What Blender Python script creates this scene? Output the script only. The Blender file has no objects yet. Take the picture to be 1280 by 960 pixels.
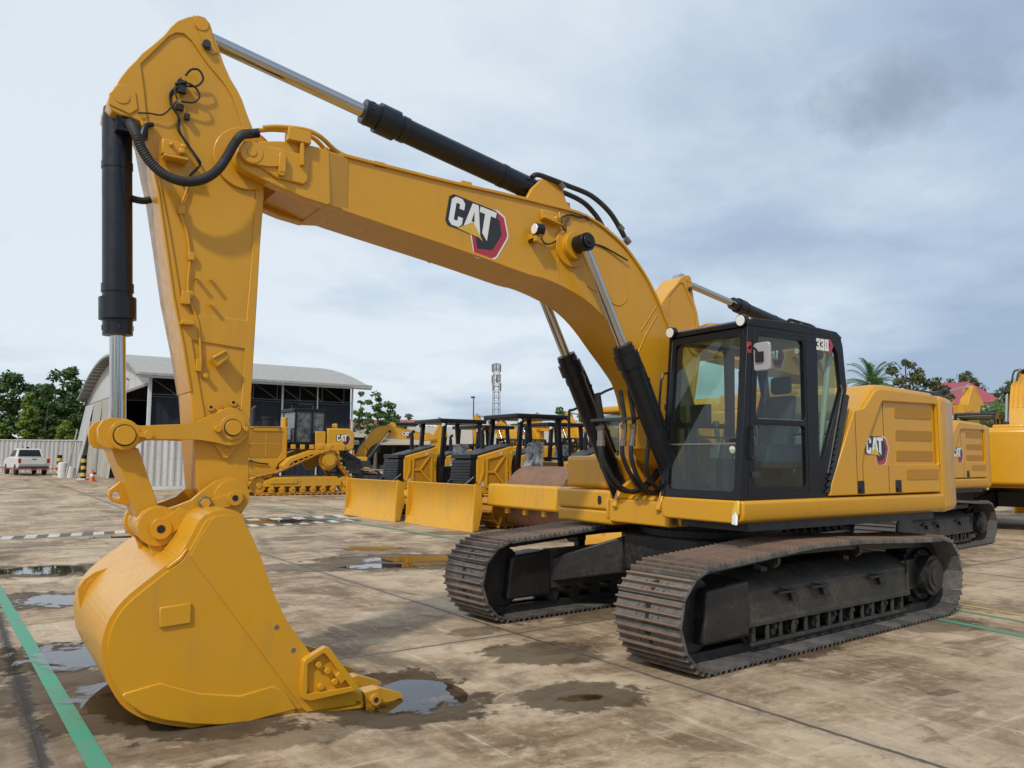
import bpy, bmesh, math, random
from mathutils import Vector, Matrix
from mathutils.geometry import tessellate_polygon
R = math.radians
random.seed(7)
S = bpy.context.scene
COL = S.collection

# ---------------------------------------------------------------- helpers
class MB:
    """collects faces, build() links them as ONE mesh object"""
    def __init__(s):
        s.v = []; s.f = []; s.m = []
    def add(s, vs, fs, mi=0):
        o = len(s.v)
        s.v += [tuple(p) for p in vs]
        for f in fs:
            s.f.append([i + o for i in f]); s.m.append(mi)
        return s
    def hexa(s, p, mi=0):          # 8 points: bottom 4 ccw, top 4 ccw
        return s.add(p, [(3,2,1,0),(4,5,6,7),(0,1,5,4),(1,2,6,5),(2,3,7,6),(3,0,4,7)], mi)
    def box(s, x0, x1, y0, y1, z0, z1, mi=0):
        return s.hexa([(x0,y0,z0),(x1,y0,z0),(x1,y1,z0),(x0,y1,z0),(x0,y0,z1),(x1,y0,z1),(x1,y1,z1),(x0,y1,z1)], mi)
    def beam(s, p0, p1, w, d, up=(0,0,1), mi=0):   # rectangular bar between two points
        p0 = Vector(p0); p1 = Vector(p1); ax = (p1-p0).normalized()
        u = Vector(up)
        if abs(ax.dot(u)) > .98: u = Vector((1,0,0))
        sx = ax.cross(u).normalized()*w/2; sy = sx.cross(ax).normalized()*d/2
        return s.hexa([p0-sx-sy,p0+sx-sy,p0+sx+sy,p0-sx+sy,p1-sx-sy,p1+sx-sy,p1+sx+sy,p1-sx+sy], mi)
    def plate(s, outer, a, b, axis='y', holes=(), mi=0):
        """outline in the plane perpendicular to axis, thickness a..b"""
        def P(q, t):
            if axis == 'y': return (q[0], t, q[1])
            if axis == 'x': return (t, q[0], q[1])
            return (q[0], q[1], t)
        loops = [list(outer)] + [list(h) for h in holes]
        flat = [q for l in loops for q in l]; n = len(flat)
        vs = [P(q, a) for q in flat] + [P(q, b) for q in flat]
        fs = []
        if len(loops) == 1:
            fs = [list(range(n)), list(range(2*n-1, n-1, -1))]
        else:
            for t in tessellate_polygon([[Vector((q[0], q[1], 0)) for q in l] for l in loops]):
                fs.append(list(t)); fs.append([i+n for i in reversed(t)])
        o = 0
        for l in loops:
            k = len(l)
            for i in range(k):
                j = (i+1) % k
                fs.append([o+i, o+j, o+j+n, o+i+n])
            o += k
        return s.add(vs, fs, mi)
    def cyl(s, p0, p1, r, r1=None, n=20, mi=0, cap=True):
        p0 = Vector(p0); p1 = Vector(p1); r1 = r if r1 is None else r1
        ax = (p1-p0).normalized(); u = Vector((0,0,1)) if abs(ax.z) < .9 else Vector((1,0,0))
        x = ax.cross(u).normalized(); y = ax.cross(x)
        vs = []
        for p, q in ((p0, r), (p1, r1)):
            for i in range(n):
                t = 2*math.pi*i/n
                vs.append(p + x*q*math.cos(t) + y*q*math.sin(t))
        fs = [(i, (i+1) % n, n+(i+1) % n, n+i) for i in range(n)]
        if cap: fs += [tuple(range(n-1, -1, -1)), tuple(range(n, 2*n))]
        return s.add(vs, fs, mi)
    def ycyl(s, x, z, y0, y1, r, r1=None, n=24, mi=0):
        return s.cyl((x, y0, z), (x, y1, z), r, r1, n, mi)
    def tube(s, pts, r, n=8, mi=0, sub=4, rib=0):
        pts = [Vector(p) for p in pts]
        q = []
        if sub > 1 and len(pts) > 2:
            for i in range(len(pts)-1):
                a = pts[max(i-1,0)]; b = pts[i]; c = pts[i+1]; d = pts[min(i+2, len(pts)-1)]
                for k in range(sub):
                    t = k/sub
                    q.append(.5*((2*b) + (c-a)*t + (2*a-5*b+4*c-d)*t*t + (3*b-a-3*c+d)*t**3))
            q.append(pts[-1])
        else: q = pts
        vs = []; x = None
        for i, p in enumerate(q):
            ax = (q[min(i+1, len(q)-1)] - q[max(i-1, 0)]).normalized()
            if x is None:
                u = Vector((0,0,1)) if abs(ax.z) < .9 else Vector((1,0,0))
                x = ax.cross(u).normalized()
            x = (x - ax*x.dot(ax)).normalized(); y = ax.cross(x)
            for k in range(n):
                t = 2*math.pi*k/n; e = r*(1+rib*(i % 2))
                vs.append(p + x*e*math.cos(t) + y*e*math.sin(t))
        fs = []
        for i in range(len(q)-1):
            for k in range(n):
                fs.append((i*n+k, i*n+(k+1) % n, (i+1)*n+(k+1) % n, (i+1)*n+k))
        fs += [tuple(range(n-1, -1, -1)), tuple(range((len(q)-1)*n, len(q)*n))]
        return s.add(vs, fs, mi)
    def build(s, name, mat, parent=None, bevel=0, smooth=True, seg=2, loc=None, rz=None, ang=38, merge=False):
        me = bpy.data.meshes.new(name)
        me.from_pydata(s.v, [], s.f); me.validate()
        mats = mat if isinstance(mat, (list, tuple)) else [mat]
        for m in mats: me.materials.append(m)
        if len(mats) > 1 and len(me.polygons) == len(s.m):
            me.polygons.foreach_set('material_index', s.m)
        bm = bmesh.new(); bm.from_mesh(me)
        if merge: bmesh.ops.remove_doubles(bm, verts=bm.verts, dist=.0005)
        bmesh.ops.recalc_face_normals(bm, faces=bm.faces)
        bm.to_mesh(me); bm.free()
        if smooth:
            me.polygons.foreach_set('use_smooth', [True]*len(me.polygons))
            me.set_sharp_from_angle(angle=R(ang))
        o = bpy.data.objects.new(name, me); COL.objects.link(o)
        if parent: o.parent = parent
        if loc: o.location = loc
        if rz is not None: o.rotation_euler.z = rz
        if bevel:
            b = o.modifiers.new('bevel', 'BEVEL'); b.width = bevel; b.segments = seg
            b.limit_method = 'ANGLE'; b.angle_limit = R(40); b.harden_normals = False
        return o

def empty(name, loc, rz=0, label=None, cat=None, group=None):
    o = bpy.data.objects.new(name, None); COL.objects.link(o)
    o.empty_display_size = .2
    o.location = loc; o.rotation_euler = (0, 0, rz)
    tag(o, label, cat, group)
    return o
def tag(o, label=None, cat=None, group=None, kind=None):
    if label: o['label'] = label
    if cat: o['category'] = cat
    if group: o['group'] = group
    if kind: o['kind'] = kind
    return o
def copy_tree(o, parent=None, skip=()):
    c = o.copy(); COL.objects.link(c); c.parent = parent
    for ch in list(o.children):
        if ch.name.split('.')[0] in skip: continue
        copy_tree(ch, c, skip)
    return c
def circle(cx, cz, r, n=20, a0=0, a1=360):
    full = abs(a1-a0) >= 360
    m = n if full else n+1
    return [(cx+r*math.cos(R(a0+(a1-a0)*i/n)), cz+r*math.sin(R(a0+(a1-a0)*i/n))) for i in range(m)]
def cr(p, sub=3):
    """Catmull-Rom refinement of an open outline"""
    q = []
    for i in range(len(p)-1):
        a = p[max(i-1, 0)]; b = p[i]; c = p[i+1]; d = p[min(i+2, len(p)-1)]
        for k in range(sub):
            t = k/sub
            q.append(tuple(.5*((2*b[j]) + (c[j]-a[j])*t + (2*a[j]-5*b[j]+4*c[j]-d[j])*t*t + (3*b[j]-a[j]-3*c[j]+d[j])*t**3) for j in (0, 1)))
    return q + [p[-1]]
def rrect(x0, x1, z0, z1, r, n=4):
    p = []
    for cx, cz, a in ((x1-r, z1-r, 0), (x0+r, z1-r, 90), (x0+r, z0+r, 180), (x1-r, z0+r, 270)):
        p += [(cx+r*math.cos(R(a+90*i/n)), cz+r*math.sin(R(a+90*i/n))) for i in range(n+1)]
    return p

# ---------------------------------------------------------------- materials
class NT:
    def __init__(s, name, mat=None):
        s.m = bpy.data.materials.new(name) if mat is None else mat
        s.m.use_nodes = True; s.t = s.m.node_tree; s.n = s.t.nodes; s.l = s.t.links
        s.b = s.n.get('Principled BSDF')
    def node(s, typ, inputs=None, **kw):
        n = s.n.new(typ)
        for k, v in kw.items(): setattr(n, k, v)
        for k, v in (inputs or {}).items():
            sk = n.inputs[k]
            if isinstance(v, bpy.types.NodeSocket): s.l.new(v, sk)
            else: sk.default_value = v
        return n
    def math(s, op, a, b=None, c=None, clamp=False):
        n = s.n.new('ShaderNodeMath'); n.operation = op; n.use_clamp = clamp
        for i, v in enumerate((a, b, c)):
            if v is None: continue
            if isinstance(v, bpy.types.NodeSocket): s.l.new(v, n.inputs[i])
            else: n.inputs[i].default_value = v
        return n.outputs[0]
    def noise(s, vec, scale, detail=4, rough=.55, dist=0.0):
        n = s.node('ShaderNodeTexNoise', {'Scale': scale, 'Detail': detail, 'Roughness': rough, 'Distortion': dist})
        if vec is not None: s.l.new(vec, n.inputs['Vector'])
        return n.outputs['Fac']
    def ramp(s, fac, stops):
        n = s.n.new('ShaderNodeValToRGB'); s.l.new(fac, n.inputs[0])
        e = n.color_ramp.elements
        while len(e) < len(stops): e.new(.5)
        for el, (p, c) in zip(e, stops):
            el.position = p
            el.color = (c, c, c, 1) if isinstance(c, (int, float)) else (*c, 1)
        return n.outputs[0]
    def mix(s, fac, a, b, blend='MIX'):
        n = s.n.new('ShaderNodeMix'); n.data_type = 'RGBA'; n.blend_type = blend
        for k, v in ((0, fac), (6, a), (7, b)):
            if isinstance(v, bpy.types.NodeSocket): s.l.new(v, n.inputs[k])
            else: n.inputs[k].default_value = v if k == 0 else ((*v, 1) if len(v) == 3 else v)
        return n.outputs[2]
    def mapr(s, v, a, b, c, d):
        n = s.node('ShaderNodeMapRange', {'Value': v, 'From Min': a, 'From Max': b, 'To Min': c, 'To Max': d})
        return n.outputs[0]
    def set(s, **kw):
        for k, v in kw.items():
            sk = s.b.inputs[k.replace('_', ' ')]
            if isinstance(v, bpy.types.NodeSocket): s.l.new(v, sk)
            else: sk.default_value = (*v, 1) if isinstance(v, tuple) and len(v) == 3 else v
        return s
    def bump(s, h, strength=.2, dist=.01):
        n = s.node('ShaderNodeBump', {'Strength': strength, 'Distance': dist, 'Height': h})
        s.l.new(n.outputs[0], s.b.inputs['Normal'])
    def obj(s): return s.node('ShaderNodeTexCoord').outputs['Object']
    def rand(s): return s.node('ShaderNodeObjectInfo').outputs['Random']

def paint(name, col, dirt=(.30,.24,.17), amt=.25, rough=.38, scale=1.3, coat=.25, spec=.5):
    t = NT(name); o = t.obj()
    n1 = t.noise(o, scale, 6, .62); n2 = t.noise(o, scale*9, 5, .6); n3 = t.noise(o, scale*60, 3)
    c = t.mix(t.mapr(n1, .3, .7, 0, .3), col, tuple(x*.82 for x in col))
    f = t.math('MULTIPLY', t.mapr(n1, .45, .75, 0, amt), t.mapr(n2, .35, .7, 0, 1))
    c = t.mix(f, c, dirt)
    # rain-washed streaks, scuffs and small chips
    sv = t.node('ShaderNodeMapping', {'Vector': o, 'Scale': (7.0, 7.0, .55)}).outputs[0]
    ns = t.noise(sv, 1.6, 5, .6)
    c = t.mix(t.math('MULTIPLY', t.mapr(ns, .52, .72, 0, min(1, amt*2.2)), t.mapr(n1, .4, .6, .25, 1)), c, tuple(.55*x+.25*y for x, y in zip(col, dirt)))
    sc = t.noise(t.node('ShaderNodeMapping', {'Vector': o, 'Rotation': (.4, .7, .3), 'Scale': (30.0, 3.0, 6.0)}).outputs[0], 2.2, 3, .5)
    c = t.mix(t.math('MULTIPLY', t.mapr(sc, .70, .76, 0, min(1, amt*2.4)), t.mapr(n2, .5, .6, 0, 1)), c, tuple(.7*x+.16 for x in col))
    # fine specks of grit
    c = t.mix(t.mapr(n3, .66, .74, 0, .35*amt*2), c, tuple(x*.6 for x in dirt))
    t.set(Base_Color=c, Roughness=t.mapr(n2, .3, .7, rough-.07, rough+.16), Coat_Weight=coat, Coat_Roughness=.22, Specular_IOR_Level=spec)
    t.bump(t.math('ADD', t.noise(o, scale*25, 3), t.math('MULTIPLY', n2, 2.0)), .07, .006)
    return t.m
M = {}
M['yellow'] = paint('machine_yellow_paint', (.61,.298,.008), amt=.15, coat=.3, spec=.45, rough=.33)
M['yellow_far'] = paint('faded_yellow_paint', (.62,.315,.015), amt=.35, coat=.1, spec=.38, rough=.45, scale=.9)
M['yellow_dirty'] = paint('dusty_yellow_paint', (.52,.26,.03), dirt=(.26,.19,.12), amt=.9, rough=.6, scale=2.5, coat=0)
M['black'] = paint('black_paint', (.007,.008,.011), dirt=(.07,.068,.065), amt=.15, rough=.34, coat=.08, spec=.35)
M['cab_black'] = paint('cab_black_paint', (.005,.006,.009), dirt=(.05,.05,.05), amt=.06, rough=.30, coat=.06, spec=.32)
M['navy'] = paint('dark_cylinder_paint', (.006,.009,.017), dirt=(.07,.07,.07), amt=.12, rough=.32, coat=.1, spec=.4)
M['frame_dark'] = paint('undercarriage_paint', (.013,.0135,.015), dirt=(.11,.09,.065), amt=.5, rough=.42, scale=2.2, coat=0)
M['frame_dusty'] = paint('dusty_undercarriage', (.030,.029,.026), dirt=(.16,.125,.08), amt=.9, rough=.55, scale=2.5, coat=0)
M['grey_dark'] = paint('dark_grey_plastic', (.03,.032,.036), dirt=(.12,.12,.12), amt=.2, rough=.55, coat=0)
M['rubber'] = paint('rubber_hose', (.014,.014,.015), dirt=(.12,.11,.1), amt=.4, rough=.6, scale=6, coat=0)
M['white'] = paint('white_paint', (.62,.63,.62), dirt=(.36,.33,.28), amt=.35, rough=.45)
M['white_clean'] = paint('decal_white', (.78,.79,.78), amt=.06, rough=.35)
M['red'] = paint('decal_red', (.42,.022,.045), amt=.08, rough=.35)
M['decal_black'] = paint('decal_black', (.012,.014,.018), amt=.05, rough=.35)
M['decal_yellow'] = paint('decal_yellow', (.66,.42,.04), amt=.05, rough=.35)
M['orange'] = paint('cone_orange', (.72,.15,.02), amt=.3, rough=.5)
M['interior'] = paint('cab_interior_grey', (.10,.105,.105), dirt=(.16,.155,.14), amt=.3, rough=.6, coat=0)
M['beige'] = paint('cab_interior_beige', (.48,.50,.43), dirt=(.3,.3,.27), amt=.15, rough=.6, coat=0)
M['tar'] = paint('tar_joint', (.035,.033,.03), dirt=(.14,.12,.1), amt=.8, rough=.85, scale=6, coat=0)

def mat_chrome():
    t = NT('chrome_rod'); t.set(Base_Color=(.52,.51,.50), Metallic=1.0, Roughness=.09); return t.m
M['chrome'] = mat_chrome()
def mat_steel():
    t = NT('bare_steel'); n = t.noise(t.obj(), 8, 4)
    t.set(Base_Color=t.mix(n, (.34,.33,.32), (.16,.14,.12)), Metallic=.8, Roughness=.42); return t.m
M['steel'] = mat_steel()
def mat_shoe(name='track_shoe_steel'):
    t = NT(name); o = t.obj()
    geo = t.node('ShaderNodeSeparateXYZ', {'Vector': o})
    n1 = t.noise(o, 9, 5, .65); n2 = t.noise(o, 45, 4, .6); rnd = t.rand()
    base = t.mix(t.mapr(t.math('ADD', n1, t.math('MULTIPLY', t.math('SUBTRACT', rnd, .5), .35)), .3, .7, 0, 1), (.055,.058,.062), (.17,.162,.148))
    dust = t.mix(t.mapr(n2, .45, .7, 0, .5), base, (.24,.19,.14))
    rust = t.mix(t.mapr(n2, .35, .65, 0, 1), (.36,.165,.075), (.17,.125,.098))
    top = t.mapr(t.math('ADD', geo.outputs[2], t.math('MULTIPLY', t.math('SUBTRACT', n1, .5), .02)), .012, .026, 0, 1)
    top = t.math('MULTIPLY', top, t.mapr(rnd, 0, 1, .4, .95))
    top = t.math('MULTIPLY', top, t.mapr(n2, .3, .55, .35, 1))
    flat = t.mapr(geo.outputs[2], -.004, .008, 1, 0)
    t.set(Base_Color=t.mix(top, dust, rust), Roughness=t.mapr(n2, .3, .7, .5, .8), Metallic=.25)
    t.bump(n2, .25, .004)
    return t.m
M['shoe'] = mat_shoe()
def mat_rust_drum():
    t = NT('rusty_drum_steel'); o = t.obj(); n1 = t.noise(o, 2.2, 6, .65); n2 = t.noise(o, 14, 5)
    c = t.mix(t.mapr(n1, .3, .7, 0, 1), (.26,.13,.075), (.16,.085,.055))
    c = t.mix(t.mapr(n2, .5, .75, 0, .5), c, (.30,.20,.14))
    t.set(Base_Color=c, Roughness=.62, Metallic=.2); return t.m
M['drum'] = mat_rust_drum()
def mat_glass(name, tint=(.80,.88,.84), refl=.9, clear=.9):
    t = NT(name); t.n.remove(t.b)
    tr = t.node('ShaderNodeBsdfTransparent', {'Color': (*tint, 1)})
    gl = t.node('ShaderNodeBsdfGlossy', {'Color': (1,1,1,1), 'Roughness': .015})
    lw = t.node('ShaderNodeLayerWeight', {'Blend': .5}).outputs['Facing']
    f = t.math('MULTIPLY', t.math('POWER', lw, 4.0), .85*refl)
    f = t.math('ADD', f, .055)
    mx = t.node('ShaderNodeMixShader', {0: f, 1: tr.outputs[0], 2: gl.outputs[0]})
    # a thin film of dust, thickened on the teal glass to paint a highlight
    df = t.node('ShaderNodeBsdfDiffuse', {'Color': (.35,.36,.33,1)})
    n = t.noise(t.obj(), 3.5, 6, .65)
    mx2 = t.node('ShaderNodeMixShader', {0: t.mapr(n, .35, .75, .01, 1-clear), 1: mx.outputs[0], 2: df.outputs[0]})
    t.l.new(mx2.outputs[0], t.n['Material Output'].inputs[0])
    return t.m
M['glass'] = mat_glass('cab_glass', (.64,.79,.68), 1.1, .965)
M['glass_dark'] = mat_glass('tinted_glass', (.45,.56,.55), 1.0, .97)
M['glass_teal'] = mat_glass('teal_cab_glass', (.34,.48,.50), 1.3, .5)  # diffuse film raised to put a pale highlight into the pane
def mat_lens():
    t = NT('lamp_lens'); t.set(Base_Color=(.9,.92,.95), Roughness=.12, Metallic=.15, Coat_Weight=1.0); return t.m
M['lens'] = mat_lens()
def mat_mirror():
    t = NT('mirror_back'); t.set(Base_Color=(.33,.32,.34), Roughness=.35, Coat_Weight=.3); return t.m
M['mirror'] = mat_mirror()
def mat_film():
    t = NT('plastic_film'); t.set(Base_Color=(.55,.58,.60), Roughness=.2, Alpha=t.mapr(t.noise(t.obj(), 7, 3), .35, .65, .15, .75), Coat_Weight=.5); return t.m
M['film'] = mat_film()
def mat_vent():
    t = NT('perforated_yellow_vent'); o = t.obj()
    v = t.node('ShaderNodeTexVoronoi', {'Vector': o, 'Scale': 95.0, 'Randomness': 0.0}, feature='F1')
    f = t.mapr(v.outputs['Distance'], .30, .42, .75, 0)
    t.set(Base_Color=t.mix(f, (.44,.205,.010), (.22,.105,.010)), Roughness=.5)
    return t.m
M['vent'] = mat_vent()
def mat_leaf(name, c1, c2, c3):
    t = NT(name)
    g = t.node('ShaderNodeNewGeometry').outputs['Random Per Island']
    n = t.noise(t.obj(), .35, 3)
    c = t.ramp(g, [(0, c1), (.5, c2), (1, c3)])
    c = t.mix(t.mapr(n, .35, .65, 0, .45), c, tuple(x*.7 for x in c1))
    t.set(Base_Color=c, Roughness=.55, Subsurface_Weight=0.0)
    t.b.inputs['Transmission Weight'].default_value = 0
    # leaves let some light through
    tl = t.node('ShaderNodeBsdfTranslucent', {'Color': c})
    mx = t.node('ShaderNodeMixShader', {0: .38, 1: t.b.outputs[0], 2: tl.outputs[0]})
    t.l.new(mx.outputs[0], t.n['Material Output'].inputs[0])
    return t.m
M['leaf_dark'] = mat_leaf('dark_leaves', (.045,.095,.024), (.085,.16,.042), (.145,.23,.065))
M['leaf_mid'] = mat_leaf('mid_leaves', (.055,.12,.026), (.10,.20,.04), (.165,.275,.07))
M['leaf_light'] = mat_leaf('light_leaves', (.12,.19,.022), (.20,.28,.035), (.27,.35,.06))
M['leaf_dry'] = mat_leaf('dry_leaves', (.065,.085,.028), (.11,.13,.045), (.19,.185,.08))
M['bark'] = paint('bark', (.13,.10,.075), dirt=(.07,.055,.04), amt=.9, rough=.9, scale=4, coat=0)
def mat_corr(name, col, dark, scale=3.2, axis=0):
    t = NT(name); o = t.obj(); n = t.noise(o, .9, 6, .65); n2 = t.noise(o, 6, 4)
    st = t.node('ShaderNodeMapping', {'Vector': o, 'Scale': (3.0,3.0,.12)})
    n3 = t.noise(st.outputs[0], 1.6, 5)
    c = t.mix(t.mapr(n3, .4, .72, 0, .75), col, dark)
    c = t.mix(t.mapr(n2, .5, .75, 0, .3), c, tuple(x*.6 for x in dark))
    t.set(Base_Color=c, Roughness=.55); return t.m
M['sheet_white'] = mat_corr('white_sheet_metal', (.55,.56,.56), (.33,.31,.27))
M['sheet_grey'] = mat_corr('grey_sheet_metal', (.47,.465,.47), (.28,.265,.25))
M['sheet_cream'] = mat_corr('cream_sheet_metal', (.40,.385,.345), (.24,.22,.18))
M['roof_tan'] = mat_corr('roof_sheet', (.37,.36,.34), (.26,.24,.215))
M['roof_beige'] = mat_corr('beige_roof_sheet', (.40,.345,.275), (.30,.25,.20))
M['roof_red'] = mat_corr('red_roof_sheet', (.33,.07,.085), (.22,.05,.06))
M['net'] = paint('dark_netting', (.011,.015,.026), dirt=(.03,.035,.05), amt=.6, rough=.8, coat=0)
M['inside'] = paint('dark_interior', (.012,.013,.016), amt=.2, rough=.9, coat=0)  # near-black that paints the shade inside holes and the open hangar
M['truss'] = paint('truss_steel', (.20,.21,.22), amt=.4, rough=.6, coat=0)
M['truss_dark'] = paint('shaded_truss_steel', (.10,.105,.115), amt=.3, rough=.6, coat=0)  # darker truss steel copy with shade put into its colour; tower mast shares it
M['tyre'] = paint('tyre_rubber', (.018,.018,.018), dirt=(.13,.115,.09), amt=.6, rough=.8, scale=3, coat=0)
M['lamp_red'] = paint('tail_light_red', (.38,.015,.015), amt=.05, rough=.2)
M['bollard_yellow'] = paint('bollard_yellow', (.62,.42,.05), amt=.4, rough=.6)
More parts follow.
